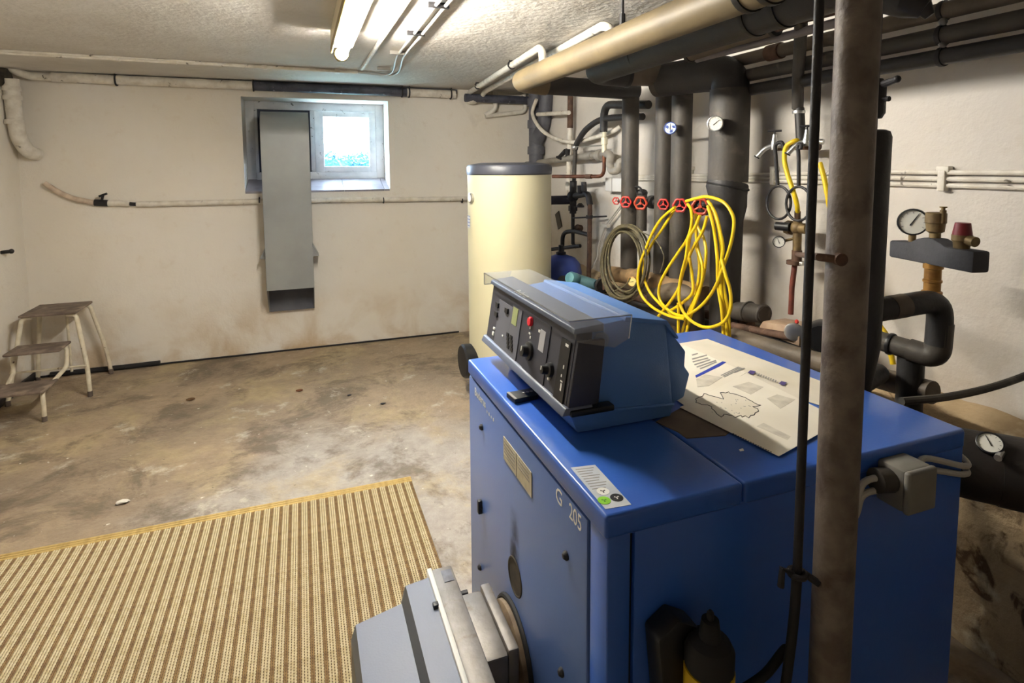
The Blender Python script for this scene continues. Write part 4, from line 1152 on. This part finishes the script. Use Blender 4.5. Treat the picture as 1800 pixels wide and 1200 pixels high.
obj('dark_header', tube([(1.36, 4.8, 2.09), (2.04, 4.8, 2.085)], .036, 16), DIRTY_PAINT, label='dark pipe stub in the ceiling corner above the tank', cat='pipe')
up = thing('u_bend_pipe', P(890, 195, Y=4.84), 'white painted pipe bend on the back wall beside the corner', 'pipe')
obj('pipe', tube(fillet([P(871, 160, Y=4.84), P(871, 192, Y=4.84), P(853, 203, Y=4.86)], .04), .022, 14), WHITE_PAINT, up)
obj('pipe', tube(fillet([P(853, 204, Y=4.855), P(924, 196, Y=4.855), P(921, 165, Y=4.855)], .05), .020, 14), WHITE_PAINT, up)

# cast iron soil stack in the far corner
sk = thing('soil_stack', (1.98, 4.75, 1.0), 'dark cast iron soil pipe with side branch in the far corner', 'pipe')
sc = P(942, 240, X=1.97); sc = V((sc.x, sc.y, 0))
obj('pipe', tube([sc + V((0, 0, 0)), sc + V((0, 0, ZC))], .063, 24), CASTIRON, sk)
for z in (1.60, 1.83, 2.02): obj('socket', lathe([(0, 0), (.075, 0), (.076, .03), (.074, .07), (0, .07)], sc + V((0, 0, z)), (0, 0, 1), 24), CASTIRON, sk)
obj('branch', tube(fillet([sc + V((0, 0, 1.70)), sc + V((.02, -.14, 1.86)), sc + V((.03, -.17, 2.17))], .08), .058, 20), CASTIRON, sk)

# ================================================================== PIPES ON THE WALL BEHIND THE TANK
SX = 1.98
pv = thing('service_pipe', P(1003, 300, X=SX), 'flaking painted upright pipe on the wall behind the tank', 'pipe')
obj('pipe', tube([P(1003, 150, X=SX), P(1001, 260, X=SX), P(998, 330, X=SX), P(1001, 344, X=SX), P(1012, 345, X=SX)], .02, 14), WHITE_PAINT, pv)
obj('bare_sleeve', tube([P(1003, 150, X=SX), P(1002, 225, X=SX)], .023, 14), RUST, pv)
obj('cross_pipe', tube([P(945, 201, X=1.93), P(1000, 198, X=1.95)], .017, 12), WHITE_PAINT, pv)
obj('waste_hose', tube(spline([P(943, 175, X=1.90), P(936, 200, X=1.90), P(950, 226, X=1.90), P(975, 243, X=1.93), P(1008, 250, X=1.96), P(1040, 243, X=1.98), P(1075, 232, X=2.0), P(1090, 222, X=2.03)], 8), .015, 14), WHITE_PAINT,
    label='white hose looping from the ceiling across the soil stack', cat='hose')
da = thing('insulated_bend', P(1015, 250, X=1.93), 'black insulated pipe arching down beside the painted upright pipe', 'pipe')
obj('arc', tube(spline([P(1130, 205, X=1.95), P(1090, 206, X=1.93), P(1055, 211, X=1.93), P(1030, 228, X=1.93), P(1015, 250, X=1.93), P(1011, 262, X=1.93)], 8), .021, 16), INSUL_D, da)
obj('bare_pipe', tube([P(1011, 262, X=1.93), P(1008, 345, X=1.93)], .016, 14), INSUL, da)
obj('clamp', merge(ball(P(1010, 259, X=1.92), .022, 12, 8), cyl(P(1012, 258, X=1.92), P(1058, 256, X=1.95), .004, n=8)), CHROME, da)
de = thing('insulated_bend', P(1060, 240, X=1.93), 'black insulated elbow with white union and copper tail', 'pipe')
obj('elbow', tube(fillet([P(1140, 184, X=1.95), P(1062, 184, X=1.93), P(1061, 232, X=1.93)], .09), .026, 18), INSUL_D, de)
obj('union', lathe([(0, 0), (.018, 0), (.018, .05), (.023, .055), (.023, .10), (.014, .105), (.016, .14), (0, .14)], P(1062, 268, X=1.93), (0, 0, 1), 16), mat('union_white', (206, 200, 176), .4, .2), de)
obj('copper_tail', tube(fillet([P(1062, 266, X=1.93), P(1062, 310, X=1.93), P(972, 310, X=1.80)], .06), .013, 14), COPPER, de)
obj('coupling', cyl(P(1030, 310, X=1.88), P(1040, 310, X=1.90), .017, n=14), RUST, de)
dr = thing('drain_pipe', P(1000, 280, X=1.97), 'grey plastic drain pipe sloping behind the tank into a trap', 'pipe')
obj('pipe', tube([P(922, 289, X=1.97), P(1035, 274, X=1.97), P(1058, 272, X=1.97)], .025, 18), PVC, dr)
obj('joint', cyl(P(1030, 275, X=1.97), P(1042, 273, X=1.97), .03, n=18), PVC, dr)
obj('nut', lathe([(0, -.03), (.042, -.03), (.045, 0), (.042, .03), (0, .03)], P(1056, 273, X=1.97), (0, -1, 0), 16), PVC, dr)
obj('trap', tube(spline([P(1060, 271, X=1.95), P(1072, 272, X=1.93), P(1072, 288, X=1.93), P(1076, 300, X=1.93), P(1086, 298, X=1.93), P(1090, 285, X=1.94), P(1098, 283, X=1.96)], 6), .026, 16), PVC, dr)
obj('stop_cock', merge(cyl(P(983, 277, X=1.95), P(994, 265, X=1.96), .018, n=10), cyl(P(998, 262, X=1.96), P(998, 276, X=1.97), .02, n=12), cyl(P(979, 276, X=1.94), P(986, 279, X=1.94), .01, n=8)), IRON, label='small black stop cock on the drain pipe behind the tank', cat='valve')

pg = thing('filling_group', P(1015, 345, X=1.95), 'dark brass filling valves and pipes right of the tank', 'valve group')
obj('valve_body', merge(cyl(P(1008, 318, X=1.93), P(1007, 375, X=1.93), .026, n=14), ball(P(1007, 345, X=1.93), .045), tube(fillet([P(1007, 345, X=1.93), P(1034, 340, X=1.93), P(1037, 360, X=1.93)], .04), .022, 14), lathe([(0, -.02), (.034, -.02), (.034, .02), (0, .02)], P(1007, 366, X=1.93), (0, 0, 1), 6)), IRON, pg)
obj('regulator', cyl(P(1020, 340, X=1.91), P(1020, 326, X=1.91), .022, n=12), IRON, pg)
obj('valve_cap', cyl(P(1027, 336, X=1.9), P(1026, 320, X=1.9), .02, n=8), IRON, pg)
obj('drain_valve', lathe([(0, 0), (.012, 0), (.03, .02), (.03, .03), (0, .03)], P(1020, 357, X=1.9), (0, 0, -1), 10), IRON, pg)
obj('insulated_inlet', tube([P(968, 352, X=1.80), P(1003, 351, X=1.92)], .034, 16), mat('navy_insulation', (34, 36, 52), .6), pg)
obj('pipe', tube([P(1007, 375, X=1.93), P(1007, 428, X=1.93), P(1012, 434, X=1.93)], .014, 12), IRON, pg)
obj('pipe', tube([P(1037, 356, X=1.93), P(1036, 440, X=1.93), P(1034, 520, X=1.93)], .017, 12), RUST, pg)
obj('tie_rod', tube([P(1007, 383, X=1.92), P(1066, 380, X=2.0)], .006, 8), IRON, pg)
obj('elbow_pipe', tube(fillet([P(988, 452, X=1.88), P(989, 408, X=1.88), P(1010, 406, X=1.92), P(1036, 413, X=1.93)], .06), .016, 12), IRON, pg)
obj('wall_flange', lathe([(0, 0), (.035, 0), (.02, .04), (0, .04)], P(1018, 402, X=2.0), (-.6, -.4, .4), 14), RUST, pg)
obj('cross_pipe', tube([P(970, 438, X=1.84), P(1020, 432, X=1.93)], .014, 12), IRON, pg)
obj('joint', cyl(P(1036, 378, X=1.93), P(1036, 384, X=1.93), .024, n=12), IRON, pg)
obj('wall_tag', box(2.035, 2.0495, 4.10, 4.17, 1.06, 1.17) if False else plate([(-.04, -.07), (.04, -.07), (.04, .07), (-.04, .07)], frame_at(P(982, 387, X=2.046), (-1, 0, 0), V((.0, .45, .9))), .004), mat('tag_brown', (74, 66, 56), .7), label='small brown tag stuck on the wall right of the tank', cat='tag', smooth=0)
ve = thing('expansion_vessel', P(985, 490, X=1.75), 'blue expansion vessel half hidden behind the cream tank', 'vessel')
vc = P(986, 482, X=1.72)
obj('shell', lathe([(0, -.26), (.06, -.255), (.12, -.22), (.145, -.15), (.147, .0), (.135, .06), (.10, .10), (.04, .122), (0, .125)], vc + V((0, 0, .02)), (0, 0, 1), 36), VESSEL, ve)
obj('neck', lathe([(0, .12), (.035, .12), (.035, .14), (.018, .145), (.018, .19), (0, .19)], vc + V((0, 0, .02)), (0, 0, 1), 18), IRON, ve)
obj('stand', box(vc.x - .1, vc.x + .1, vc.y - .1, vc.y + .1, 0, vc.z - .23, .01), IRON, ve)
pu_ = thing('circulation_pump', P(1012, 495, X=1.75), 'teal circulation pump in front of the blue vessel', 'pump')
pc2 = P(1008, 490, X=1.62)
obj('motor', lathe([(0, -.04), (.034, -.04), (.042, -.02), (.042, .03), (.034, .045), (0, .048)], pc2, (-.8, -.4, .3), 24), TEAL, pu_)
obj('volute', merge(tube([pc2 + V((.05, .06, -.03)), pc2 + V((.10, -.13, -.02))], [.05, .03], 16)), mat('pump_green', (62, 92, 96), .5, col2=(48, 76, 82), scale=12), pu_)
obj('flange', lathe([(0, 0), (.045, 0), (.045, .02), (0, .02)], pc2 + V((.11, -.15, -.02)), (.2, -1, 0), 16), IRON, pu_)
obj('inlet_pipe', tube([pc2 + V((.03, .05, -.03)), pc2 + V((.03, .22, -.06))], .04, 14), IRON, pu_)
obj('outlet_pipe', tube([pc2 + V((.115, -.17, -.02)), P(1062, 488, X=1.84)], .028, 14), RUST, pu_)
obj('pump_base', box(pc2.x - .02, pc2.x + .16, pc2.y - .1, pc2.y + .14, 0, pc2.z - .07), IRON, pu_, smooth=0)
eb = thing('switch_box', P(1080, 335, X=2.02), 'small white switch box on the wall beside the left riser', 'switch box')
ea, ez = P(1067, 312, X=2.0), P(1098, 338, X=2.0)
obj('body', box(1.985, XR - .001, ez.y, ea.y, ez.z, ea.z, .006), mat('box_white', (206, 204, 200), .5), eb)
obj('lid_gap', box(1.983, 1.986, (ea.y + ez.y) / 2 + .02, (ea.y + ez.y) / 2 + .024, ez.z, ea.z), PRINT, eb, smooth=0)
obj('cable', tube(spline([P(1095, 355, X=2.0), P(1078, 378, X=2.0), P(1064, 398, X=2.0), P(1052, 432, X=2.0), P(1049, 455, X=1.99), P(1034, 480, X=1.95)], 8), .006, 10), CABLE, eb)
obj('cable', tube(spline([P(1098, 357, X=2.01), P(1082, 378, X=2.01), P(1067, 400, X=2.01), P(1055, 432, X=2.01), P(1048, 460, X=2.0)], 8), .004, 8), CABLE, eb)
obj('cable_clip', box(1.985, 2.01, P(1070, 397, X=2).y, P(1058, 397, X=2).y, P(1064, 399, X=2).z, P(1064, 394, X=2).z), CABLE, eb)

# conduits with clips across the right wall
wc = thing('wall_conduit', (2.04, 1.7, 1.44), 'three slim painted conduits clipped along the right wall', 'conduit')
for k, dz in enumerate((.022, 0, -.022)):
    obj('tube', tube([(2.038, YF + .1, 1.45 + dz), (2.038, 1.5, 1.447 + dz), (2.038, 2.1, 1.437 + dz * .7), (2.038, 3.2, 1.418 + dz * .5)], .0085, 10), WHITE_PAINT, wc)
for yy in (1.30, 2.03, 2.28, 2.62):
    obj('clip', merge(box(2.022, XR, yy - .012, yy + .012, 1.44 - .034, 1.44 + .036, .004), box(2.026, XR, yy - .02, yy + .02, 1.44 + .03, 1.44 + .05, .003)), WHITE_PAINT, wc)

# ================================================================== TAPS, HOOKS, PRESSURE REDUCER
TX = 1.94
ta = thing('water_tap', P(1360, 255, X=TX), 'left chrome garden tap on the right wall', 'tap')
def tap(t, px, py):
    p = P(px, py, X=TX - .03)
    obj('body', merge(lathe([(0, -.02), (.014, -.02), (.016, .0), (.012, .02), (.008, .045), (0, .045)], p, (0, 0, 1), 16), tube(fillet([p, p + V((-.02, .03, -.012)), p + V((-.04, .055, -.05))], .03), .010, 12), cyl(p, p + V((.02, -.06, -.005)), .011, n=12)), CHROME, t)
    obj('handle', merge(cyl(p + V((0, 0, .045)), p + V((0, 0, .06)), .004, n=8), cyl(p + V((-.016, .022, .06)), p + V((.016, -.022, .06)), .0045, n=8)), IRON, t)
    obj('spout_rim', torus(p + V((-.04, .055, -.05)), (-.3, .4, -.8), .010, .003, 14, 6), IRON, t)
tap(ta, 1361, 255)
ta2 = thing('water_tap', P(1418, 250, X=TX), 'right chrome garden tap half hidden by the thin rod', 'tap')
tap(ta2, 1418, 248)
obj('tap_manifold', tube([P(1368, 259, X=TX), P(1410, 257, X=TX), P(1440, 258, X=TX)], .015, 14), RUST, label='rusty manifold pipe joining the two garden taps', cat='pipe')
for k, (x0, y0, rx, ry, lb) in enumerate(((1369, 356, 21, 29, 'left iron ring hook hanging below the garden taps'), (1404, 358, 22, 30, 'right iron ring hook, overlapping the other one'))):
    h = thing('ring_hook', P(x0, 325, X=TX - .05), lb, 'hook', 'ring hooks below the taps')
    hx = TX - .05 - .012 * k
    top = P(x0 - 4 + 5 * k, 255, X=hx)
    obj('rod', tube(spline([P(x0 + 9 - 6 * k, 262, X=hx), P(x0 + 5, 250 + 4 * k, X=hx), P(x0 - 6 + 5 * k, 256, X=hx), P(x0 - 5 + 5 * k, 280, X=hx), P(x0 - 2 + 2 * k, 326, X=hx)], 6), .0075, 10), IRON, h)
    pts = [P(x0 + rx * math.cos(a * PI / 12), y0 + ry * math.sin(a * PI / 12), X=hx) for a in range(24)]
    obj('ring', tube(pts + [pts[0]], .0055, 8, False), IRON, h)
yh = thing('yellow_hose_piece', P(1385, 300, X=1.9), 'short yellow hose linking tap and pressure reducer', 'hose')
obj('hose', tube(spline([P(1408, 247, X=1.93), P(1396, 248, X=1.9), P(1382, 258, X=1.89), P(1379, 280, X=1.89), P(1384, 305, X=1.89), P(1394, 335, X=1.89), P(1401, 360, X=1.9), P(1402, 374, X=1.92)], 8), .0095, 14), YELLOW, yh)
obj('end_sleeve', tube([P(1402, 371, X=1.92), P(1402, 386, X=1.92)], .012, 14), RUST, yh)
obj('yellow_hose_tail', tube(spline([P(1441, 286, X=1.92), P(1448, 310, X=1.92), P(1455, 345, X=1.92), P(1460, 370, X=1.93), P(1490, 450, X=1.95), P(1540, 560, X=1.95), P(1558, 590, X=1.95), P(1570, 640, X=1.95)], 8), .0095, 12), YELLOW, label='yellow hose passing behind the brown post down to the wall base', cat='hose')
pr_ = thing('pressure_reducer', P(1403, 420, X=1.93), 'brass pressure reducer with black knob and small gauge', 'valve')
obj('body', merge(cyl(P(1402, 384, X=1.93), P(1401, 440, X=1.93), .017, n=14), ball(P(1402, 400, X=1.93), .028), cyl(P(1388, 400, X=1.93), P(1420, 402, X=1.93), .022, n=14), lathe([(0, -.012), (.03, -.012), (.03, .012), (0, .012)], P(1388, 400, X=1.93), (0, 1, 0), 8)), BRASS_D, pr_)
obj('knob', cyl(P(1388, 399, X=1.91), P(1364, 397, X=1.89), .018, n=16), BLACK, pr_)
gauge(pr_, P(1369, 425, X=1.87), V((-.78, -.62, 0)), .024, DIAL, 20)
obj('gauge_stem', cyl(P(1371, 425, X=1.89), P(1400, 418, X=1.93), .006, n=8), BRASS_D, pr_)
obj('tee', merge(cyl(P(1401, 440, X=1.93), P(1400, 466, X=1.93), .02, n=14), lathe([(0, -.008), (.03, -.008), (.03, .008), (0, .008)], P(1396, 461, X=1.92), (0, 0, 1), 14)), RUST, pr_)
obj('clamp', box(1.915, 1.95, P(1415, 460, X=1.93).y, P(1385, 460, X=1.93).y, P(1400, 464, X=1.93).z, P(1400, 458, X=1.93).z, .003), CHROME, pr_)
obj('feed_pipe', tube([P(1397, 465, X=1.93), P(1392, 505, X=1.93), P(1390, 552, X=1.93)], .011, 12), mat('red_rust', (120, 58, 44), .7, col2=(90, 46, 36), scale=20), pr_)
br = thing('stay_bar', V((1.2, 1.2, 1.3)), 'rusty stay bar reaching from the brown post to the wall valve', 'bar')
pe = P(1477, 456, Y=pc.y - .03)
obj('bar', tube([pe, P(1441, 452, Y=pc.y - .012), P(1436, 451, Y=pc.y + .06), P(1401, 447, X=1.93)], [.006, .006, .0065, .0095], 12), RUST, br)
obj('end_flange', lathe([(0, -.006), (.0095, -.006), (.0095, .004), (.005, .006), (0, .006)], pe, (-.3, -.95, 0), 18), RUST, br)

# pump on the wall base
pm = thing('heating_pump', P(1390, 570, X=1.85), 'tan rusty pump body with black motor by the right wall', 'pump')
obj('casing', prism([(P(1345, 548, X=1.84).y, .80), (P(1352, 540, X=1.84).y, .845), (P(1395, 541, X=1.84).y, .86), (P(1420, 556, X=1.84).y, .84), (P(1420, 575, X=1.84).y, .79), (P(1350, 560, X=1.84).y, .79)], 0, 1.80, 1.93, .012), PUMPTAN, pm)
obj('underside', box(1.79, 1.92, P(1425, 575, X=1.84).y, P(1352, 575, X=1.84).y, .765, .792, .004), BLACK, pm)
obj('motor', lathe([(0, 0), (.05, 0), (.056, .01), (.056, .085), (.05, .1), (0, .1)], P(1446, 590, X=1.86) + V((.04, .03, 0)), (-.8, -.6, 0), 24), BLACK, pm)
obj('bleed_disc', lathe([(0, 0), (.036, 0), (.036, .006), (.03, .009), (0, .009)], P(1396, 583, X=1.80), (-.8, -.6, 0), 24), CHROME, pm)
obj('red_button', lathe([(0, 0), (.009, 0), (.007, .005), (0, .006)], P(1401, 565, X=1.795), (-1, 0, 0), 12), RED, pm)
fi = obj('pipe_union', merge(tube([P(1287, 545, X=1.86), P(1318, 549, X=1.86), P(1345, 552, X=1.86)], [.040, .044, .036], 18), torus(P(1342, 552, X=1.86), (0, 1, 0), .036, .008, 20, 8), torus(P(1316, 548, X=1.86), (0, 1, 0), .043, .006, 20, 8)), INSUL, label='bulky insulated pipe union left of the tan pump', cat='pipe')
obj('floor_pipe', tube([P(1288, 572, X=1.80), P(1340, 583, X=1.80), P(1392, 592, X=1.80)], .016, 12), RUST, label='thin rusty pipe just under the tan pump', cat='pipe')
obj('floor_pipe', tube([P(1290, 590, X=1.76), P(1400, 625, X=1.76), P(1560, 668, X=1.76), P(1640, 690, X=1.76)], .035, 16), INSUL_B, label='thick brown pipe lying low along the right wall base', cat='pipe')

# ================================================================== RIGHT OF THE POST
fx = V((1.46, 1.10, 0))
fr = P(1519, 450, X=1.46); fx = V((1.46, fr.y, 0))
fp_ = thing('flow_pipe', (fx.x, fx.y, .86), 'black insulated upright pipe behind the brown post', 'pipe')
zt, zb = P(1540, 228, X=1.46).z, .84
obj('insulation', tube([fx + V((0, 0, zb)), fx + V((0, 0, zb + .06)), fx + V((0, 0, zb + .16)), fx + V((0, 0, zt - .02)), fx + V((0, 0, zt - .005)), fx + V((0, 0, zt))], [.03, .036, .05, .052, .047, .036], 24), INSUL_D, fp_)
obj('pipe', tube(fillet([fx + V((0, 0, zb + .05)), fx + V((.005, .01, zb + .03)), fx + V((.16, .06, zb + .03)), V((1.86, fx.y + .25, zb - .08))], .04), .03, 16), INSUL_D, fp_)
obj('pipe', tube([fx + V((0, 0, zt - .02)), fx + V((0, 0, ZC))], .017, 16), IRON, fp_)
vz_ = P(1540, 175, X=1.46).z
vb_ = obj('valve_body', lathe([(0, -.05), (.026, -.05), (.034, -.035), (.034, .04), (.025, .055), (0, .06)], fx + V((0, 0, vz_)), (0, 0, 1), 16), IRON, fp_)
hz = P(1560, 147, X=1.46).z
obj('lever', merge(tube([fx + V((0, 0, hz - .02)), fx + V((.0, -.03, hz)), P(1577, 139, X=1.43)], [.012, .010, .008], 10), ball(P(1577, 139, X=1.43), .0095, 10, 6)), IRON, vb_)
obj('bleed_screw', cyl(fx + V((0, -.03, vz_)), fx + V((0, -.05, vz_ - .002)), .007, n=8), IRON, vb_)
# safety loop
lo = thing('safety_loop', P(1640, 560, X=1.62), 'thick black pipe loop carrying the safety valves above the boiler', 'pipe')
q1 = V((fx.x, fx.y, P(1548, 556, X=1.47).z)); q2 = P(1692, 540, X=1.74); q2.y = fx.y - .03; q2.z = q1.z + .02
q3 = V((1.735, q2.y, P(1700, 645, X=1.735).z)); q4 = P(1545, 598, X=1.70)
obj('upper_arm', tube(fillet([q1, q2, V((q3.x, q3.y, q3.z + .04))], .07, 8), .033, 22), INSUL_D, lo)
obj('wrap', tube([q1.lerp(q2, .34), q1.lerp(q2, .52)], .034, 20), INSUL_B, lo)
obj('bend', tube(fillet([V((q2.x, q2.y, q2.z - .07)), q3, q3.lerp(q4, .45)], .06, 8), .034, 22), INSUL, lo)
obj('lower_arm', tube([q3.lerp(q4, .25), q4], .030, 20), INSUL, lo)
band(lo, q3.lerp(q4, .78), q4 - q3, .031, .01, BLACK)
obj('down_pipe', tube([P(1602, 615, X=1.74), P(1598, 700, X=1.74), V((1.74, P(1598, 700, X=1.74).y, .02))], .036, 18), INSUL_D, lo)
# safety group
sg_ = thing('safety_group', P(1640, 480, X=1.62), 'boiler safety group with gauge, air vent and red capped valve', 'safety group')
cpx = P(1636, 545, Y=(q1.y + q2.y) / 2); cpx.z = q1.z + .008; sz0 = P(1640, 470, Y=cpx.y).z
cpz = cpx.z
obj('copper_nipple', lathe([(0, .02), (.026, .02), (.026, .034), (.021, .037), (.021, .06), (.024, .062), (.024, .068), (.021, .07), (.021, .10), (.025, .102), (.025, .125), (0, .125)], cpx, (0, 0, 1), 24), BRASS, sg_)
zb_ = cpz + .115
ax = V((-.22, -.975, 0)).normalized(); px_ = V((ax.y, -ax.x, 0)) * -1
MB_ = Matrix((ax, V((0, 0, 1)).cross(ax), V((0, 0, 1)))).transposed().to_4x4(); MB_.translation = V((cpx.x, cpx.y, zb_))
pro = [(-.135, 0), (.145, 0), (.145, .058), (.06, .058), (.045, .066), (.02, .076), (-.015, .076), (-.04, .068), (-.06, .056), (-.135, .052)]
g = prism(pro, 1, -.026, .026, .006); g = xf(g, MB_)
obj('insulation_block', g, mat('foam_grey', (66, 66, 70), .8, col2=(56, 56, 60), scale=12, bump=.4, bscale=90), sg_)
def at(u, z): return MB_ @ V((u, 0, z))
gs_ = obj('gauge_stem', cyl(at(-.078, .05), at(-.078, .085), .010, n=12), BRASS_D, sg_)
gdir = V((-.86, -.5, 0)); gcc = at(-.078, .115) + gdir.normalized() * .012
gauge(sg_, gcc, gdir, .040, DIAL, -30, depth=.03)
obj('air_vent', lathe([(0, .07), (.014, .07), (.014, .09), (.022, .095), (.024, .118), (.026, .12), (.026, .148), (.022, .15), (0, .15)], at(.0, 0), (0, 0, 1), 24), BRASS_D, sg_)
obj('vent_screw', merge(cyl(at(.022, .12), at(.022, .158), .008, n=12), cyl(at(.022, .158), at(.022, .166), .005, n=10), cyl(at(.022, .165), at(.022, .168), .009, n=12)), BRASS_D, sg_)
obj('safety_valve', merge(lathe([(0, .05), (.018, .05), (.020, .075), (.024, .08), (.024, .095), (0, .095)], at(.085, 0), (0, 0, 1), 20), cyl(at(.085, .085), at(.125, .08) , .014, n=16)), BRASS_D, sg_)
obj('valve_cap', lathe([(0, .094), (.023, .094), (.0225, .10), (.018, .128), (0, .128)], at(.085, 0), (0, 0, 1), 16), REDCAP, sg_)

# flue pipe leaving the back of the boiler
fl_ = thing('flue_pipe', (1.5, .95, .7), 'black flue pipe with round thermometer behind the boiler', 'flue')
fa, fb = P(1697, 806, X=1.46), P(1800, 828, X=1.62)
dirn = V((.64, -.77, .0)).normalized()
f0 = V((bx1 + .005, 1.20, .74)); f1 = V((1.43, 1.20, .745)); f2 = V((1.475, .96, .755)); f3 = f2 + dirn * .9
FLUE = mat('flue_black', (30, 27, 26), .55, col2=(44, 36, 32), scale=8, bump=.3, bscale=60)
obj('elbow', tube(fillet([f0, f1 + V((.05, 0, 0)), f2, f2 + dirn * .2], .12, 8), .083, 32), FLUE, fl_)
obj('pipe', tube([f2 + dirn * .15, V((XR - .12, f2.y + dirn.y / dirn.x * (XR - .12 - f2.x), f2.z))], .085, 36), FLUE, fl_)
gauge(fl_, P(1740, 778, X=1.52) , V((-.62, -.3, .72)), .027, DIAL, 30, nm='flue_thermometer', depth=.02)
obj('probe_screw', cyl(P(1760, 795, X=1.53), P(1754, 805, X=1.50), .008, n=10), CHROME, fl_)
obj('slack_cable', tube(spline([P(1585, 705, X=1.42), P(1660, 698, X=1.55), P(1730, 684, X=1.7), P(1790, 665, X=1.85), P(1850, 640, X=2.0)], 8), .010, 10), INSUL, label='dark slack cable from the boiler back to the right wall', cat='cable')

# ================================================================== HOSES
random.seed(11)
HX = 1.68


def z3(pts, X, jit=.0): return [P(1100 + a / 4.444, 330 + b / 4.444, X=X + random.uniform(-jit, jit)) for a, b in pts]


strands = [
    ([(470, 105), (560, 80), (640, 70), (760, 110), (830, 200), (845, 290), (820, 440), (760, 620), (690, 790), (600, 910), (500, 985), (430, 1000), (340, 960), (270, 880), (260, 780), (310, 660), (400, 520), (480, 400), (515, 280), (510, 170), (480, 125)], 0),
    ([(385, 150), (280, 240), (210, 350), (150, 490), (105, 620), (95, 740), (130, 850), (220, 940), (340, 1000), (460, 1025)], -.01),
    ([(380, 170), (300, 300), (210, 430), (150, 560), (140, 680), (180, 800), (260, 900), (370, 990), (480, 1000)], .012),
    ([(580, 215), (540, 310), (490, 400), (470, 540), (430, 700), (415, 850), (440, 950), (500, 1030), (600, 1085), (700, 1080), (780, 1030), (820, 930), (815, 800), (780, 680), (750, 560)], -.02),
    ([(635, 220), (600, 340), (520, 480), (450, 650), (415, 780), (340, 900), (240, 1020)], .005),
    ([(640, 100), (700, 200), (740, 350), (760, 480), (735, 640), (745, 800), (770, 950), (790, 1120), (795, 1190)], .02),
    ([(640, 140), (680, 280), (700, 400), (715, 560), (720, 760), (750, 960), (765, 1180)], .01),
    ([(660, 120), (715, 280), (745, 460), (755, 640), (770, 800), (800, 960), (810, 1180)], .03),
    ([(545, 200), (560, 300), (610, 400), (628, 520), (605, 700), (560, 830), (510, 950), (480, 1110), (470, 1190)], .025),
    ([(520, 300), (490, 460), (500, 560), (520, 700), (520, 820), (440, 900), (340, 965)], .015),
    ([(540, 420), (572, 560), (570, 700), (540, 850), (500, 950), (445, 1110), (435, 1190)], .035),
    ([(545, 300), (560, 460), (600, 620), (585, 780), (520, 960), (470, 1150)], .02),
    ([(410, 900), (412, 1000), (410, 1110), (415, 1190)], .0),
]
gy = merge(*[tube(spline(z3(p, HX + o_, .006), 6), .0072, 10) for p, o_ in strands])
obj('garden_hose', gy, YELLOW, label='bright yellow garden hose looped over the big valve wheel', cat='hose')
gl = []
for k in range(11):
    cx2, cy2 = 1098 + random.uniform(-2.5, 2.5), 462 + random.uniform(-3, 3); rx, ry = 28 + k * 1.35, 53 + k * 1.5; X_ = 1.70 + random.uniform(-.03, .03)
    gl.append(tube([P(cx2 + rx * math.cos(a * PI / 18) - 3 * math.sin(a * PI / 18) * (k - 4) / 4, cy2 + ry * math.sin(a * PI / 18), X=X_ + .01 * math.sin(a * PI / 9 + k)) for a in range(37)], .006, 8, False))
gl.append(tube(spline([P(1120, 405, X=1.68), P(1150, 420, X=1.69), P(1167, 450, X=1.69), P(1160, 480, X=1.69)], 8), .003, 8))
gl.append(tube(spline([P(1080, 512, X=1.66), P(1100, 500, X=1.68), P(1108, 488, X=1.69)], 8), .004, 8))
obj('hose_coil', merge(*gl), GREENH, label='coiled olive grey hose hanging on the left riser', cat='hose')
